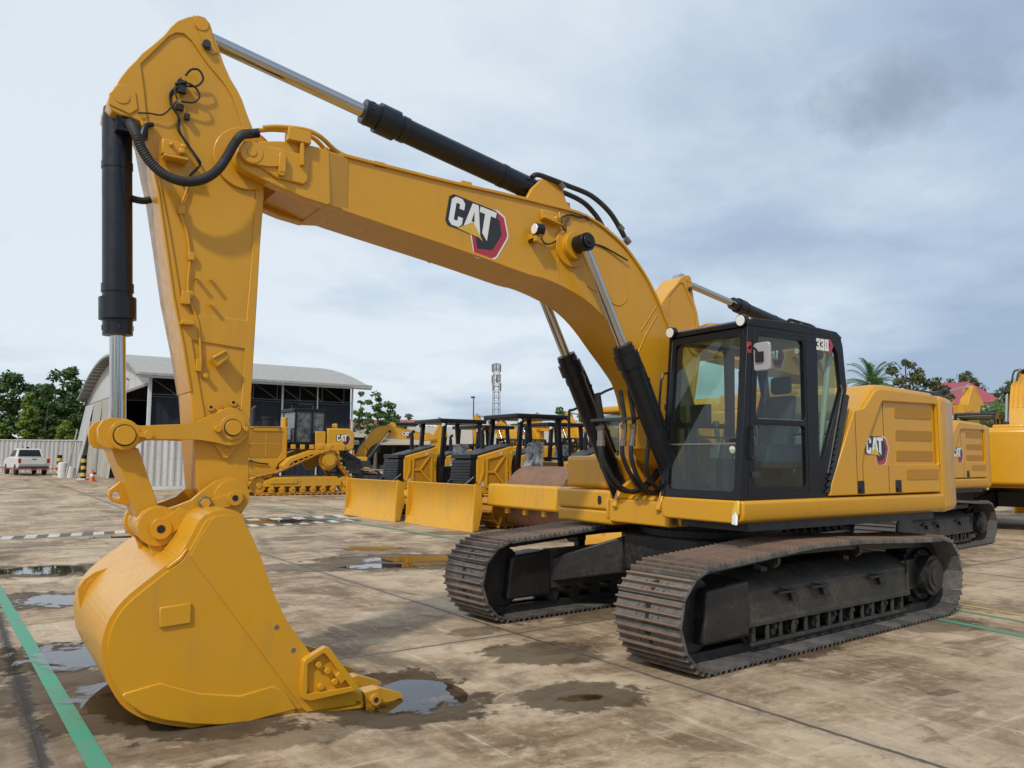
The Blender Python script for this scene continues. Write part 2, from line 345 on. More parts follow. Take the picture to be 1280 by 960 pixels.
# outlines in metres, machine coordinates (x forward, z up)
O = {
'stick': [(5.49, 1.49), (5.566, 2.179), (5.634, 2.523), (5.713, 2.864), (5.783, 3.264), (5.846, 3.613), (5.891, 3.792), (5.943, 4.029), (5.978, 4.098), (6.046, 4.117), (6.113, 4.117), (6.165, 4.134), (6.193, 4.185), (6.185, 4.245), (6.162, 4.298), (6.125, 4.385), (6.077, 4.469), (6.028, 4.543), (5.989, 4.608), (5.928, 4.681), (5.851, 4.784), (5.81, 4.858), (5.763, 4.922), (5.692, 4.976), (5.625, 5.01), (5.568, 5.01), (5.532, 4.971), (5.511, 4.901), (5.474, 4.831), (5.422, 4.688), (5.371, 4.588), (5.314, 4.508), (5.276, 4.442), (5.242, 4.354), (5.196, 4.251), (5.148, 4.09), (5.099, 3.909), (5.087, 3.721), (5.104, 3.309), (5.114, 2.873), (5.132, 2.17), (5.135, 1.721), (5.129, 1.543), (5.136, 1.414), (5.174, 1.333), (5.253, 1.294), (5.356, 1.315), (5.425, 1.375)],
'stick_in': [(5.944, 4.178), (5.967, 4.351), (5.996, 4.522), (5.9, 4.659), (5.813, 4.789), (5.77, 4.827), (5.715, 4.838), (5.663, 4.804), (5.549, 4.663), (5.416, 4.537), (5.354, 4.453), (5.302, 4.327), (5.228, 4.104), (5.166, 3.895), (5.148, 3.71), (5.166, 3.175), (5.187, 2.742), (5.577, 2.75), (5.659, 2.871), (5.748, 3.329), (5.814, 3.619), (5.9, 4.01)],
'stick_in2': [(5.57, 2.557), (5.192, 2.523), (5.196, 2.317), (5.209, 2.017), (5.391, 1.953), (5.46, 2.009)],
'fork': [(5.346, 3.941), (5.332, 4.018), (5.298, 4.069), (5.035, 4.13), (4.898, 4.155), (4.672, 4.154), (4.618, 4.14), (4.594, 3.72), (4.62, 3.696), (4.822, 3.723), (5.036, 3.776), (5.177, 3.817), (5.261, 3.843), (5.315, 3.874)],
'fork_plate': [(5.306, 3.974), (5.29, 4.021), (5.232, 4.053), (5.082, 4.068), (4.807, 4.06), (4.786, 4.025), (4.794, 3.857), (4.825, 3.819), (5.044, 3.832), (5.167, 3.893), (5.245, 3.908), (5.287, 3.923)],
'boom_top': [(4.636, 4.176), (4.541, 4.157), (4.044, 4.141), (3.464, 4.128), (2.871, 4.128), (2.45, 4.121), (2.041, 4.107), (1.808, 4.051), (1.683, 3.998), (1.482, 3.889), (1.32, 3.755), (1.134, 3.561), (0.978, 3.334), (0.866, 3.142), (0.72, 2.839), (0.572, 2.507), (0.459, 2.169)],
'boom_bot': [(4.624, 3.749), (4.571, 3.746), (4.42, 3.714), (3.564, 3.588), (3.118, 3.518), (2.634, 3.436), (2.44, 3.419), (2.123, 3.339), (1.854, 3.22), (1.66, 3.075), (1.451, 2.864), (1.247, 2.659), (1.105, 2.478), (0.998, 2.152), (0.913, 1.824)],
'boom_seam': [(2.268, 4.107), (2.288, 3.397)],
'boom_seam2': [(0.992, 3.206), (1.165, 2.971), (1.29, 2.738)],
'bucket': [(5.568, 1.291), (5.529, 1.315), (5.494, 1.329), (5.402, 1.336), (5.328, 1.297), (5.278, 1.208), (5.204, 1.043), (5.098, 0.77), (5.016, 0.609), (4.912, 0.464), (4.848, 0.378), (4.683, 0.235), (4.531, 0.082), (4.438, -0.031), (4.653, -0.037), (4.859, -0.021), (5.057, -0.011), (5.245, -0.013), (5.427, -0.001), (5.603, 0.035), (5.774, 0.089), (5.893, 0.148), (5.993, 0.236), (6.07, 0.382), (6.099, 0.504), (6.102, 0.607), (6.07, 0.721), (6.003, 0.817), (5.892, 0.911), (5.763, 1.009), (5.696, 1.057), (5.632, 1.162)],
'bucket_line': [(5.653, 1.082), (4.888, 0.015)],
'cutter': [(4.908, 0.092), (4.921, 0.157), (4.91, 0.34), (4.888, 0.358), (4.759, 0.417), (4.73, 0.408), (4.504, 0.11), (4.54, 0.088), (4.858, 0.073)],
'cutter_in': [(4.881, 0.119), (4.882, 0.32), (4.775, 0.376), (4.758, 0.368), (4.564, 0.119)],
'wear': [(6.018, 0.278), (6.001, 0.29), (5.804, 0.322), (5.757, 0.3), (5.564, 0.222), (5.313, 0.168), (5.078, 0.199), (5.05, 0.184), (5.034, 0.0), (5.25, -0.009), (5.433, 0.003), (5.605, 0.038), (5.776, 0.092), (5.897, 0.15), (5.994, 0.237)],
'side_patch': [(5.828, 0.78), (5.639, 0.791), (5.634, 0.662), (5.823, 0.653)],
'tooth': [(4.417, 0.029), (4.337, 0.056), (4.248, 0.037), (4.117, -0.034), (4.22, -0.064), (4.334, -0.091), (4.402, -0.091)],
'adapter': [(4.809, -0.04), (4.753, 0.005), (4.506, 0.075), (4.445, 0.055), (4.424, -0.071), (4.503, -0.074)],
'tooth2': [(4.337, 0.049), (4.185, 0.015), (4.29, -0.018)],
'ear': [(5.891, 1.285), (5.863, 1.338), (5.804, 1.368), (5.721, 1.349), (5.639, 1.374), (5.545, 1.41), (5.466, 1.482), (5.386, 1.543), (5.303, 1.559), (5.217, 1.535), (5.168, 1.447), (5.165, 1.36), (5.208, 1.287), (5.319, 1.234), (5.417, 1.199), (5.506, 1.103), (5.608, 0.999), (5.709, 0.94), (5.772, 0.972), (5.791, 1.064), (5.819, 1.136), (5.862, 1.187)],
'ear_plate': [(5.493, 1.36), (5.462, 1.398), (5.243, 1.473), (5.202, 1.455), (5.195, 1.408), (5.223, 1.374), (5.427, 1.335), (5.471, 1.331)],
'ear_plate2': [(5.812, 1.251), (5.784, 1.293), (5.733, 1.291), (5.632, 1.364), (5.519, 1.327), (5.544, 1.284), (5.687, 1.18), (5.747, 1.139), (5.789, 1.174)],
'link_near': [(6.16, 1.903), (6.134, 1.952), (6.086, 1.975), (6.027, 1.972), (5.966, 1.935), (5.895, 1.926), (5.773, 1.935), (5.626, 1.944), (5.529, 1.964), (5.427, 2.019), (5.344, 2.051), (5.258, 2.048), (5.199, 2.003), (5.173, 1.933), (5.182, 1.856), (5.227, 1.808), (5.306, 1.796), (5.403, 1.818), (5.502, 1.833), (5.637, 1.837), (5.768, 1.835), (5.87, 1.822), (5.92, 1.794), (5.969, 1.772), (6.043, 1.765), (6.116, 1.775), (6.151, 1.812)],
'power': [(6.062, 1.771), (5.891, 1.773), (5.734, 1.338), (5.87, 1.288)],
'eye': [(5.964, 1.543), (6.037, 1.483), (6.045, 1.439), (6.018, 1.399), (5.967, 1.381), (5.889, 1.368), (5.921, 1.52)],
'pins': [(5.997, 1.858), (5.283, 1.927)],
'pins2': [(5.276, 1.424), (5.758, 1.239)],
'stick_top_pin': [(5.597, 4.952)],
'bcyl_pin': [(6.11, 4.238)],
'boompin': [(5.237, 3.983)],
'tri': [(5.399, 1.813), (5.205, 1.815), (5.293, 1.703), (5.322, 1.703)],
'decal': [(3.467, 4.015), (3.009, 3.938), (3.285, 3.682), (3.51, 3.755), (2.971, 3.953), (2.864, 3.766), (2.988, 3.559), (3.22, 3.59), (3.257, 3.672)],
'hose': [(6.064, 4.03), (6.034, 3.935), (5.989, 3.832), (5.924, 3.743), (5.828, 3.677), (5.701, 3.657), (5.578, 3.7), (5.487, 3.783), (5.423, 3.893), (5.375, 4.0), (5.321, 4.086), (5.235, 4.143), (5.176, 4.163)],
'pipe': [(5.15, 4.201), (5.047, 4.219), (4.847, 4.254), (4.729, 4.23), (4.561, 4.15)],
'lamp': [(2.589, 3.81)],
'block': [(5.767, 3.903)],
'wire': [(5.716, 4.472), (5.746, 4.402), (5.787, 4.331), (5.773, 4.244), (5.726, 4.177), (5.722, 4.075), (5.652, 3.988), (5.593, 3.904), (5.569, 3.861), (5.638, 3.761), (5.655, 3.638), (5.688, 3.5), (5.638, 3.342), (5.609, 3.168), (5.614, 3.02), (5.609, 2.885), (5.541, 2.704), (5.52, 2.588), (5.5, 2.356)],
'bolts': [(5.554, 3.013), (5.453, 3.015), (5.446, 2.83)],
'bolts2': [(5.423, 2.075), (5.265, 2.116), (5.345, 2.084), (5.223, 2.07)],
'wirebracket': [(5.528, 2.344), (5.442, 2.426), (5.348, 2.487), (5.317, 2.441), (5.406, 2.364), (5.493, 2.288)],
'scyl': [(5.539, 5.054), (4.214, 4.727), (4.001, 4.671), (2.211, 4.316)],
'bcyl': [(6.094, 4.326), (6.051, 2.773), (6.047, 2.582)],
'boomcyl': [(2.123, 3.759), (1.67, 2.798)],
'boomcyl_far': [(1.79, 3.308), (1.477, 2.86), (0.759, 1.227)],
'topbracket': [(2.294, 4.273), (2.235, 4.333), (2.136, 4.336), (2.036, 4.248)],
'tophose': [(2.541, 4.355), (2.446, 4.39), (2.272, 4.36), (2.074, 4.35), (1.819, 4.316), (1.609, 4.204), (1.47, 4.042), (1.384, 3.971)],
'shelf': [(2.44, 4.029), (2.355, 4.013)],
'scyl2': [(2.358, 4.402), (2.161, 4.375)],
}
# ---------------------------------------------------------------- camera, sky, sun
CAM_H = 1.716
cam = bpy.data.cameras.new('camera'); camo = bpy.data.objects.new('camera', cam); COL.objects.link(camo)
cam.sensor_width = 36; cam.lens = 28.125; cam.clip_start = .05; cam.clip_end = 2500
_p, _r = .09204, .00416
_F = Vector((0, math.cos(_p), math.sin(_p))); _U = Vector((0, -math.sin(_p), math.cos(_p))); _X = Vector((1, 0, 0))
_x = math.cos(_r)*_X + math.sin(_r)*_U; _u = -math.sin(_r)*_X + math.cos(_r)*_U
camo.matrix_world = Matrix(((_x[0], _u[0], -_F[0], 0), (_x[1], _u[1], -_F[1], 0), (_x[2], _u[2], -_F[2], CAM_H), (0, 0, 0, 1)))
S.camera = camo
S.view_settings.view_transform = 'Standard'; S.view_settings.look = 'None'
S.view_settings.exposure = 0; S.view_settings.gamma = 1; S.view_settings.use_curve_mapping = False
S.cycles.max_bounces = 8; S.cycles.transparent_max_bounces = 16
S.cycles.use_denoising = True

sun_dir = Vector((-.30, -.65, .70)).normalized()       # towards the sun
el = math.asin(sun_dir.z); az = math.atan2(sun_dir.x, sun_dir.y)
sl = bpy.data.lights.new('sun', 'SUN'); sl.energy = 2.5; sl.angle = R(2.6); sl.color = (1.0, .94, .85)
so = bpy.data.objects.new('sun', sl); COL.objects.link(so)
so.rotation_euler = (-sun_dir).to_track_quat('-Z', 'Y').to_euler()
so.location = (-8, -15, 25)

w = bpy.data.worlds.new('World'); S.world = w; w.use_nodes = True
class WT(NT):
    def __init__(s): s.t = w.node_tree; s.n = s.t.nodes; s.l = s.t.links
t = WT()
bg = t.n['Background']; bg.inputs['Strength'].default_value = .1
sky = t.node('ShaderNodeTexSky', sky_type='NISHITA', sun_disc=False, sun_elevation=el, sun_rotation=az, altitude=0, air_density=1.0, dust_density=2.0, ozone_density=1.0)
d = t.node('ShaderNodeTexCoord').outputs['Generated']
sp = t.node('ShaderNodeSeparateXYZ', {'Vector': d})
den = t.math('ADD', t.math('MAXIMUM', sp.outputs[2], 0.0), .22)
px = t.math('DIVIDE', sp.outputs[0], den); py = t.math('DIVIDE', sp.outputs[1], den)
pv = t.node('ShaderNodeCombineXYZ', {'X': px, 'Y': py, 'Z': 0.0}).outputs[0]
mp = t.node('ShaderNodeMapping', {'Vector': pv, 'Location': (3.1, .4, 0), 'Rotation': (0, 0, .35), 'Scale': (.55, 1.25, 1)}).outputs[0]
n_big = t.noise(mp, .85, 3, .5, .4)
n_mid = t.noise(pv, 1.5, 7, .56, .3)
n_fine = t.noise(pv, 4.5, 6, .6, .2)
side = t.mapr(sp.outputs[0], -.5, .6, .15, -.11)                      # thinner, bluer cloud to the right
v = t.math('ADD', t.math('ADD', t.math('MULTIPLY', n_big, .5), t.math('MULTIPLY', n_mid, .50)), t.math('MULTIPLY', n_fine, .12))
v = t.math('ADD', t.math('SUBTRACT', v, .035), side)
cl = t.ramp(v, [(.35, (3.7,4.8,6.5)), (.45, (5.0,6.1,7.6)), (.54, (6.4,7.5,8.7)), (.66, (8.3,9.1,9.8))])
# one dark ragged cloud high on the right
dv = t.node('ShaderNodeVectorMath', {0: d, 1: (.420, .825, .390)}, operation='SUBTRACT').outputs[0]
dm = t.node('ShaderNodeMapping', {'Vector': dv, 'Scale': (1.0, 1.0, 1.9)}).outputs[0]
ln = t.node('ShaderNodeVectorMath', {0: dm}, operation='LENGTH').outputs['Value']
ln = t.math('ADD', ln, t.math('MULTIPLY', t.math('SUBTRACT', t.noise(d, 13, 7, .66), .5), .15))
cl = t.mix(t.mapr(ln, .03, .10, .75, 0), cl, (3.0,3.65,4.7))
col = t.mix(.86, sky.outputs[0], cl)
# below the horizon the far land, not bright cloud
col = t.mix(t.mapr(sp.outputs[2], -.02, -.06, 0, 1), col, (1.6,1.5,1.3))
t.l.new(col, bg.inputs['Color'])

# ---------------------------------------------------------------- ground
AX = Vector((.573, -.819, 0)); BX = Vector((.819, .573, 0))           # the two directions of the slab grid
JX = Vector((.05, 8.05, 0))                                           # where two joints cross
def gz(x, y):
    d = math.hypot(x, y)
    dip = .095*math.exp(-(((x+.80)**2+(y-6.12)**2)/.62**2)**1.3)       # a worn hollow where water collects
    return -dip + .0115*max(0, d-24)*min(1, max(0, (-x-3)/12))*(1 if d < 70 else max(0, 1-(d-70)/60))
def W(u, d, z=None):
    """plan position at depth d in the direction of photo column u"""
    x = (u-640)/1000*d
    return Vector((x, d, gz(x, d) if z is None else z))
def ab(a, b): return JX + AX*a + BX*b

def make_ground():
    xs = sorted(set([-600,-300,-150,-90] + list(range(-60, 61, 3)) + [i*.16-2.6 for i in range(22)] + [90,150,300,600]))
    ys = sorted(set([-300,-100,-40] + list(range(-18, 100, 3)) + [i*.16+4.6 for i in range(20)] + [120,160,250,400,900]))
    b = MB(); vs = [(x, y, gz(x, y)) for y in ys for x in xs]; n = len(xs)
    b.add(vs, [(j*n+i, j*n+i+1, (j+1)*n+i+1, (j+1)*n+i) for j in range(len(ys)-1) for i in range(n-1)])
    t = NT('stained_concrete'); o = t.obj()
    ro = t.node('ShaderNodeMapping', {'Vector': o, 'Rotation': (0, 0, math.atan2(-.573, .819))})   # y along B, x along -A... slab axes
    s = t.node('ShaderNodeSeparateXYZ', {'Vector': o})
    def lin(vx, vy, c): return t.math('ADD', t.math('ADD', t.math('MULTIPLY', s.outputs[0], vx), t.math('MULTIPLY', s.outputs[1], vy)), c)
    a = lin(AX.x, AX.y, -AX.dot(JX)); bb = lin(BX.x, BX.y, -BX.dot(JX))
    st = t.node('ShaderNodeCombineXYZ', {'X': t.math('MULTIPLY', a, .45), 'Y': bb}).outputs[0]
    st2 = t.node('ShaderNodeCombineXYZ', {'X': a, 'Y': t.math('MULTIPLY', bb, .45)}).outputs[0]
    n_l = t.noise(o, .28, 5, .6, .3); n_m = t.noise(st, .9, 7, .66, .6); n_m2 = t.noise(st2, 1.5, 7, .66, .8)
    n_f = t.noise(o, 9, 6, .7); n_g = t.noise(o, 70, 3, .7); n_x = t.noise(o, 3.2, 7, .68, .5)
    c = t.ramp(n_m, [(.34, (.16,.118,.080)), (.46, (.305,.238,.170)), (.54, (.405,.328,.240)), (.66, (.53,.448,.345))])
    c = t.mix(t.mapr(n_m2, .50, .64, 0, .75), c, (.54,.46,.36))
    c = t.mix(t.mapr(n_m2, .47, .36, 0, .65), c, (.14,.105,.075))
    c = t.mix(t.mapr(n_x, .54, .68, 0, .65), c, (.53,.45,.345))
    c = t.mix(t.mapr(n_x, .45, .33, 0, .6), c, (.125,.093,.066))
    c = t.mix(t.mapr(n_l, .40, .62, .35, 0), c, (.22,.19,.16))
    c = t.mix(t.mapr(n_f, .54, .70, 0, .55), c, (.52,.45,.355))
    c = t.mix(t.mapr(n_f, .44, .28, 0, .5), c, (.12,.098,.08))
    c = t.mix(t.mapr(n_g, .60, .72, 0, .45), c, (.09,.075,.06))
    # scraped, brushed streaks in two directions
    s1 = t.noise(t.node('ShaderNodeCombineXYZ', {'X': t.math('MULTIPLY', a, .9), 'Y': t.math('MULTIPLY', bb, 11.0)}).outputs[0], 1.0, 5, .65, .5)
    s2 = t.noise(t.node('ShaderNodeCombineXYZ', {'X': t.math('MULTIPLY', a, 12.0), 'Y': t.math('MULTIPLY', bb, 1.1)}).outputs[0], 1.0, 5, .65, .5)
    c = t.mix(t.math('MULTIPLY', t.mapr(s1, .55, .68, 0, .7), t.mapr(n_x, .4, .6, 0, 1)), c, (.56,.48,.38))
    c = t.mix(t.math('MULTIPLY', t.mapr(s2, .56, .70, 0, .65), t.mapr(n_m2, .42, .58, 0, 1)), c, (.56,.48,.38))
    c = t.mix(t.math('MULTIPLY', t.mapr(s2, .44, .30, 0, .5), t.mapr(n_x, .6, .4, 0, 1)), c, (.11,.082,.058))
    # damp patches (ellipses with ragged edges): x, y, rx, ry, rot, strength
    D = [(-3.9,7.1,.75,.62,.3,1.0), (-5.6,9.75,.95,.65,.2,.9), (-7.0,12.2,1.3,.75,.2,.9), (-1.9,13.5,1.6,1.15,.3,.9),
         (-3.1,12.75,1.5,.55,.2,.7), (-.85,6.45,.42,.34,.2,1.0), (-.7,5.75,.62,.42,.4,.95), (.28,7.25,.55,.42,.1,.85), (.5,5.98,.5,.36,.3,.9),
         (.15,5.98,.3,.16,.3,.55), (2.45,7.35,.75,.3,.62,.85), (4.45,8.55,.55,.3,.5,.6), (-2.3,5.55,1.0,.55,-.1,.95), (-3.1,6.05,.85,.65,-.4,.9),
         (-.35,8.15,.28,.2,.4,.6), (-2.4,14.9,.9,.6,.3,.6), (-.6,13.6,.95,.6,.3,.8), (-6.0,21.8,1.6,1.6,.4,.7), (-1.5,5.05,.8,.22,.5,.6), (-9.2,9.0,1.6,.6,.4,.6), (-10.5,15.2,2.2,.7,.4,.5),
         (-3.3,5.2,1.7,1.1,-.5,.5), (3.2,6.1,.16,.07,.4,.6), (1.6,7.05,.45,.22,.4,.7), (-3.6,4.9,.5,.6,.2,.55), (6.6,13.4,1.4,.7,.6,.5), (1.0,9.6,1.4,.8,.6,.6), (-1.5,18.5,1.2,.5,.3,.5), (-4.2,17.2,1.2,.5,.3,.5)]
    nd = t.math('ADD', t.math('MULTIPLY', t.math('SUBTRACT', n_x, .5), 1.5), t.math('MULTIPLY', t.math('SUBTRACT', n_f, .5), .55))
    wet = None
    for x, y, rx, ry, rot, k in D:
        m = t.node('ShaderNodeVectorMath', {0: o, 1: (x, y, 0)}, operation='SUBTRACT').outputs[0]
        m = t.node('ShaderNodeMapping', {'Vector': m, 'Rotation': (0, 0, -rot)}).outputs[0]
        m = t.node('ShaderNodeVectorMath', {0: m, 1: (1/rx, 1/ry, 0)}, operation='MULTIPLY').outputs[0]
        l = t.node('ShaderNodeVectorMath', {0: m}, operation='LENGTH').outputs['Value']
        f = t.math('MULTIPLY', t.mapr(t.math('ADD', l, nd), .90, 1.06, 1, 0), k)
        wet = f if wet is None else t.math('MAXIMUM', wet, f)
    # a general scatter of small damp stains
    n_s = t.noise(st, .55, 6, .62, .8)
    wet = t.math('MAXIMUM', wet, t.mapr(n_s, .60, .655, 0, .65))
    c = t.mix(1.0, c, (1.07, 1.01, .935), 'MULTIPLY')
    c = t.node('ShaderNodeBrightContrast', {'Color': c, 'Bright': 0.0, 'Contrast': .09}).outputs[0]
    c = t.mix(1.0, c, (.035,.028,.022), 'LIGHTEN')
    c = t.mix(wet, c, t.mix(.88, c, (.055,.040,.027)))
    # slab joints with crumbling edges
    def joint(v, off, per, wid):
        q = t.math('ADD', v, off); q = t.math('ADD', q, t.math('MULTIPLY', t.math('SUBTRACT', n_f, .5), .05))
        f = t.math('ABSOLUTE', t.math('WRAP', q, per/2, -per/2))
        return t.mapr(f, wid, wid*2.2, 1, 0)
    jj = t.math('MAXIMUM', joint(bb, 0, 4.12, .012), joint(a, 0, 5.2, .010))
    jj = t.math('MULTIPLY', jj, t.mapr(n_m, .35, .5, .55, 1))
    c = t.mix(t.math('MULTIPLY', jj, .9), c, (.055,.045,.038))
    jw = t.math('MULTIPLY', t.math('MAXIMUM', joint(bb, 0, 4.12, .06), joint(a, 0, 5.2, .05)), t.mapr(n_f, .4, .62, 0, .5))
    c = t.mix(jw, c, (.14,.115,.09))
    # crumbled tar filling in the left-hand joint
    tq = t.math('ABSOLUTE', t.math('ADD', t.math('ADD', bb, 4.13), t.math('MULTIPLY', t.math('SUBTRACT', n_x, .5), .22)))
    tw = t.mapr(t.math('ADD', tq, t.math('MULTIPLY', t.math('SUBTRACT', n_f, .5), .22)), .035, .065, 1, 0)
    c = t.mix(t.math('MULTIPLY', tw, t.mapr(n_g, .4, .6, .95, .6)), c, (.040,.034,.030))
    # fine cracks
    vo = t.node('ShaderNodeTexVoronoi', {'Vector': t.node('ShaderNodeVectorMath', {0: o, 1: t.node('ShaderNodeCombineXYZ', {'X': n_x, 'Y': n_m, 'Z': 0.0}).outputs[0]}, operation='ADD').outputs[0], 'Scale': .55}, feature='DISTANCE_TO_EDGE')
    cr = t.math('MULTIPLY', t.mapr(vo.outputs['Distance'], .0, .006, .6, 0), t.mapr(n_l, .45, .6, 0, 1))
    c = t.mix(cr, c, (.075,.06,.05))
    rg = t.math('SUBTRACT', t.mapr(n_f, .3, .7, .58, .82), t.math('MULTIPLY', wet, .22))
    t.set(Base_Color=c, Roughness=rg, Specular_IOR_Level=t.math('SUBTRACT', .34, t.math('MULTIPLY', wet, .34)))
    h = t.math('ADD', t.math('MULTIPLY', n_f, .6), t.math('MULTIPLY', n_g, .4))
    h = t.math('SUBTRACT', h, t.math('MULTIPLY', jj, 1.2))
    h = t.math('MULTIPLY', h, t.math('SUBTRACT', 1.0, t.math('MULTIPLY', wet, .75)))
    t.bump(h, .55, .012)
    o = b.build('ground', t.m, ang=80); tag(o, kind='structure')
make_ground()

def mat_line(name, col, wear):
    t = NT(name); o = t.obj(); n1 = t.noise(o, 2.6, 6, .68); n2 = t.noise(o, 22, 5, .7)
    f = t.math('MULTIPLY', t.mapr(n1, .35, .7, .05, 1), t.mapr(n2, .36, .62, .25, 1))
    c = t.mix(t.math('MULTIPLY', f, wear), col, (.21,.18,.145))
    t.set(Base_Color=c, Roughness=.6)
    # worn through: see the concrete below
    tr = t.node('ShaderNodeBsdfTransparent')
    hole = t.mapr(t.math('ADD', n2, t.math('MULTIPLY', n1, .6)), .98, 1.06, 0, wear)
    hole = t.math('MINIMUM', hole, 1.0)
    mx = t.node('ShaderNodeMixShader', {0: hole, 1: t.b.outputs[0], 2: tr.outputs[0]})
    t.l.new(mx.outputs[0], t.n['Material Output'].inputs[0]); return t.m
M['l_green'] = mat_line('green_floor_paint', (.035,.31,.19), .75)
M['l_green_old'] = mat_line('worn_green_paint', (.06,.30,.19), 1.0)
M['l_yellow'] = mat_line('yellow_floor_paint', (.58,.40,.06), .9)
M['l_white'] = mat_line('white_floor_paint', (.62,.58,.50), .8)
M['l_dark'] = mat_line('black_floor_paint', (.05,.052,.055), .7)
def strip(name, p, q, wd, mat, z=.004, seg=1):
    p = Vector(p).to_3d(); q = Vector(q).to_3d(); ax = (q-p).normalized(); s = Vector((-ax.y, ax.x, 0))*wd/2
    b = MB(); n = max(1, int((q-p).length/2)); vs = []
    for i in range(n+1):
        c = p.lerp(q, i/n)
        for e in (c-s, c+s): vs.append((e.x, e.y, gz(e.x, e.y)+z))
    b.add(vs, [(2*i, 2*i+1, 2*i+3, 2*i+2) for i in range(n)])
    o = b.build(name, mat, smooth=False); tag(o, kind='structure'); return o
strip('green_floor_line', (-8.6, 13.2), (-1.02, 2.9), .112, M['l_green'])
strip('green_floor_line', (-8.28+.0, 27.2), (-.4, 16.15), .16, M['l_green_old'])
strip('green_floor_line', (-10.5, 32.2), (-1.9, 20.9), .10, M['l_green_old'])
strip('yellow_floor_line', (-10.3, 32.2), (-1.7, 20.95), .07, M['l_yellow'])
strip('green_floor_line', (4.5, 9.05), (5.7, 6.6), .11, M['l_green'])
strip('yellow_floor_line', (5.05, 10.3), (6.5, 7.4), .06, M['l_yellow'])
strip('yellow_floor_line', (4.86, 10.0), (6.2, 7.4), .07, M['l_yellow'])
strip('green_floor_line', (4.78, 10.0), (6.1, 7.4), .08, M['l_green_old'])
# hazard stripes: slanted blocks of white and black along the slab direction
def hazard(p, q, wd, n):
    p = Vector(p).to_3d(); q = Vector(q).to_3d(); ax = (q-p)/n; s = Vector((-ax.y, ax.x, 0)).normalized()*wd
    for k, name, mat in ((0, 'hazard_stripe_white', M['l_white']), (1, 'hazard_stripe_dark', M['l_dark'])):
        b = MB()
        for i in range(k, n, 2):
            c = p+ax*i; sh = ax*.75
            e = [c, c+ax, c+ax+s+sh, c+s+sh]
            b.add([(x.x, x.y, gz(x.x, x.y)+.004) for x in e], [(0,1,2,3)])
        tag(b.build(name, mat, smooth=False), kind='structure')
hazard((-12.2, 15.2), (-4.0, 21.8), .75, 48)
hazard((-7.4, 21.0), (-4.4, 23.4), .95, 12)
# standing water
def mat_water():
    t = NT('standing_water'); t.n.remove(t.b)
    o = t.obj()
    wp = t.node('ShaderNodeNewGeometry').outputs['Position']
    rr = t.node('ShaderNodeVectorMath', {0: o}, operation='LENGTH').outputs['Value']
    ed = t.math('ADD', t.math('MULTIPLY', t.math('SUBTRACT', t.noise(wp, 3.2, 7, .65, .6), .5), 2.2), t.math('MULTIPLY', t.math('SUBTRACT', t.noise(wp, 14, 4, .6), .5), .35))
    m = t.mapr(t.math('ADD', rr, ed), .60, .74, 1, 0)
    tr = t.node('ShaderNodeBsdfTransparent', {'Color': t.mix(m, (1,1,1), (.55,.48,.41))})
    gl = t.node('ShaderNodeBsdfGlossy', {'Color': (.95,.97,1,1), 'Roughness': .025})
    bp = t.node('ShaderNodeBump', {'Strength': .06, 'Distance': .003, 'Height': t.noise(wp, 5, 3)})
    t.l.new(bp.outputs[0], gl.inputs['Normal'])
    lw = t.node('ShaderNodeLayerWeight', {'Blend': .5}).outputs['Facing']
    f = t.math('MULTIPLY', t.math('ADD', t.math('MULTIPLY', t.math('POWER', lw, 4.2), .85), .025, clamp=True), m)
    mx = t.node('ShaderNodeMixShader', {0: f, 1: tr.outputs[0], 2: gl.outputs[0]})
    t.l.new(mx.outputs[0], t.n['Material Output'].inputs[0]); return t.m
M['water'] = mat_water()
def puddle(x, y, rx, ry, rot, seed):
    b = MB(); n = 48; b.add([(math.cos(2*math.pi*i/n), math.sin(2*math.pi*i/n), 0) for i in range(n)], [tuple(range(n))])
    o = b.build('puddle', M['water'], smooth=False); o.location = (x, y, gz(x, y)+(.034 if gz(x, y) < -.02 else .008)); o.scale = (rx*1.35, ry*1.35, 1); o.rotation_euler.z = rot; tag(o, kind='structure')
for i, a in enumerate([(-3.62,7.15,.60,.48,.2), (-5.25,9.8,.62,.5,.1), (-7.1,12.2,1.1,.45,.15), (-1.55,13.75,.85,.5,.2), (-1.95,12.85,.75,.28,.15), (-.5,13.4,.7,.3,.5),
                       (-.66,6.27,.60,.44,.5), (.5,5.92,.17,.085,.3), (-6.2,21.5,1.1,.8,.4), (-2.62,5.65,.5,.3,-.6), (-2.95,6.1,.3,.2,0), (-8.2,17.3,.9,.25,.4), (-2.6,15.3,.6,.3,.3)]):
    puddle(*a, i+11)
# ---------------------------------------------------------------- excavator: undercarriage (x forward, y left, z up)
G = 1.295                                   # half the track gauge
def track_loop():
    p = [(-1.995, .03), (1.995, .03)]
    p += circle(1.995, .435, .405, 14, -90, 90)[1:]
    p += [(1.60, .862), (1.2, .885), (.8, .912), (.44, .925), (-.32, .915), (-.9, .886), (-1.32, .862), (-1.7, .848)]
    p += circle(-1.995, .435, .405, 14, 90, 270)[:-1]
    return p
def resample(p, n):
    q = p + [p[0]]; L = [0]
    for a, b in zip(q, q[1:]): L.append(L[-1]+math.dist(a, b))
    out = []
    for i in range(n):
        s = (i+.35)*L[-1]/n; k = max(j for j in range(len(p)) if L[j] <= s)
        t = (s-L[k])/(L[k+1]-L[k]); a, b = q[k], q[k+1]
        s2 = (s+.03) % L[-1]; k2 = max(j for j in range(len(p)) if L[j] <= s2); t2 = (s2-L[k2])/(L[k2+1]-L[k2])
        x, z = a[0]+(b[0]-a[0])*t, a[1]+(b[1]-a[1])*t
        x2, z2 = q[k2][0]+(q[k2+1][0]-q[k2][0])*t2, q[k2][1]+(q[k2+1][1]-q[k2][1])*t2
        out.append((x, z, math.atan2(z2-z, x2-x)))
    return out
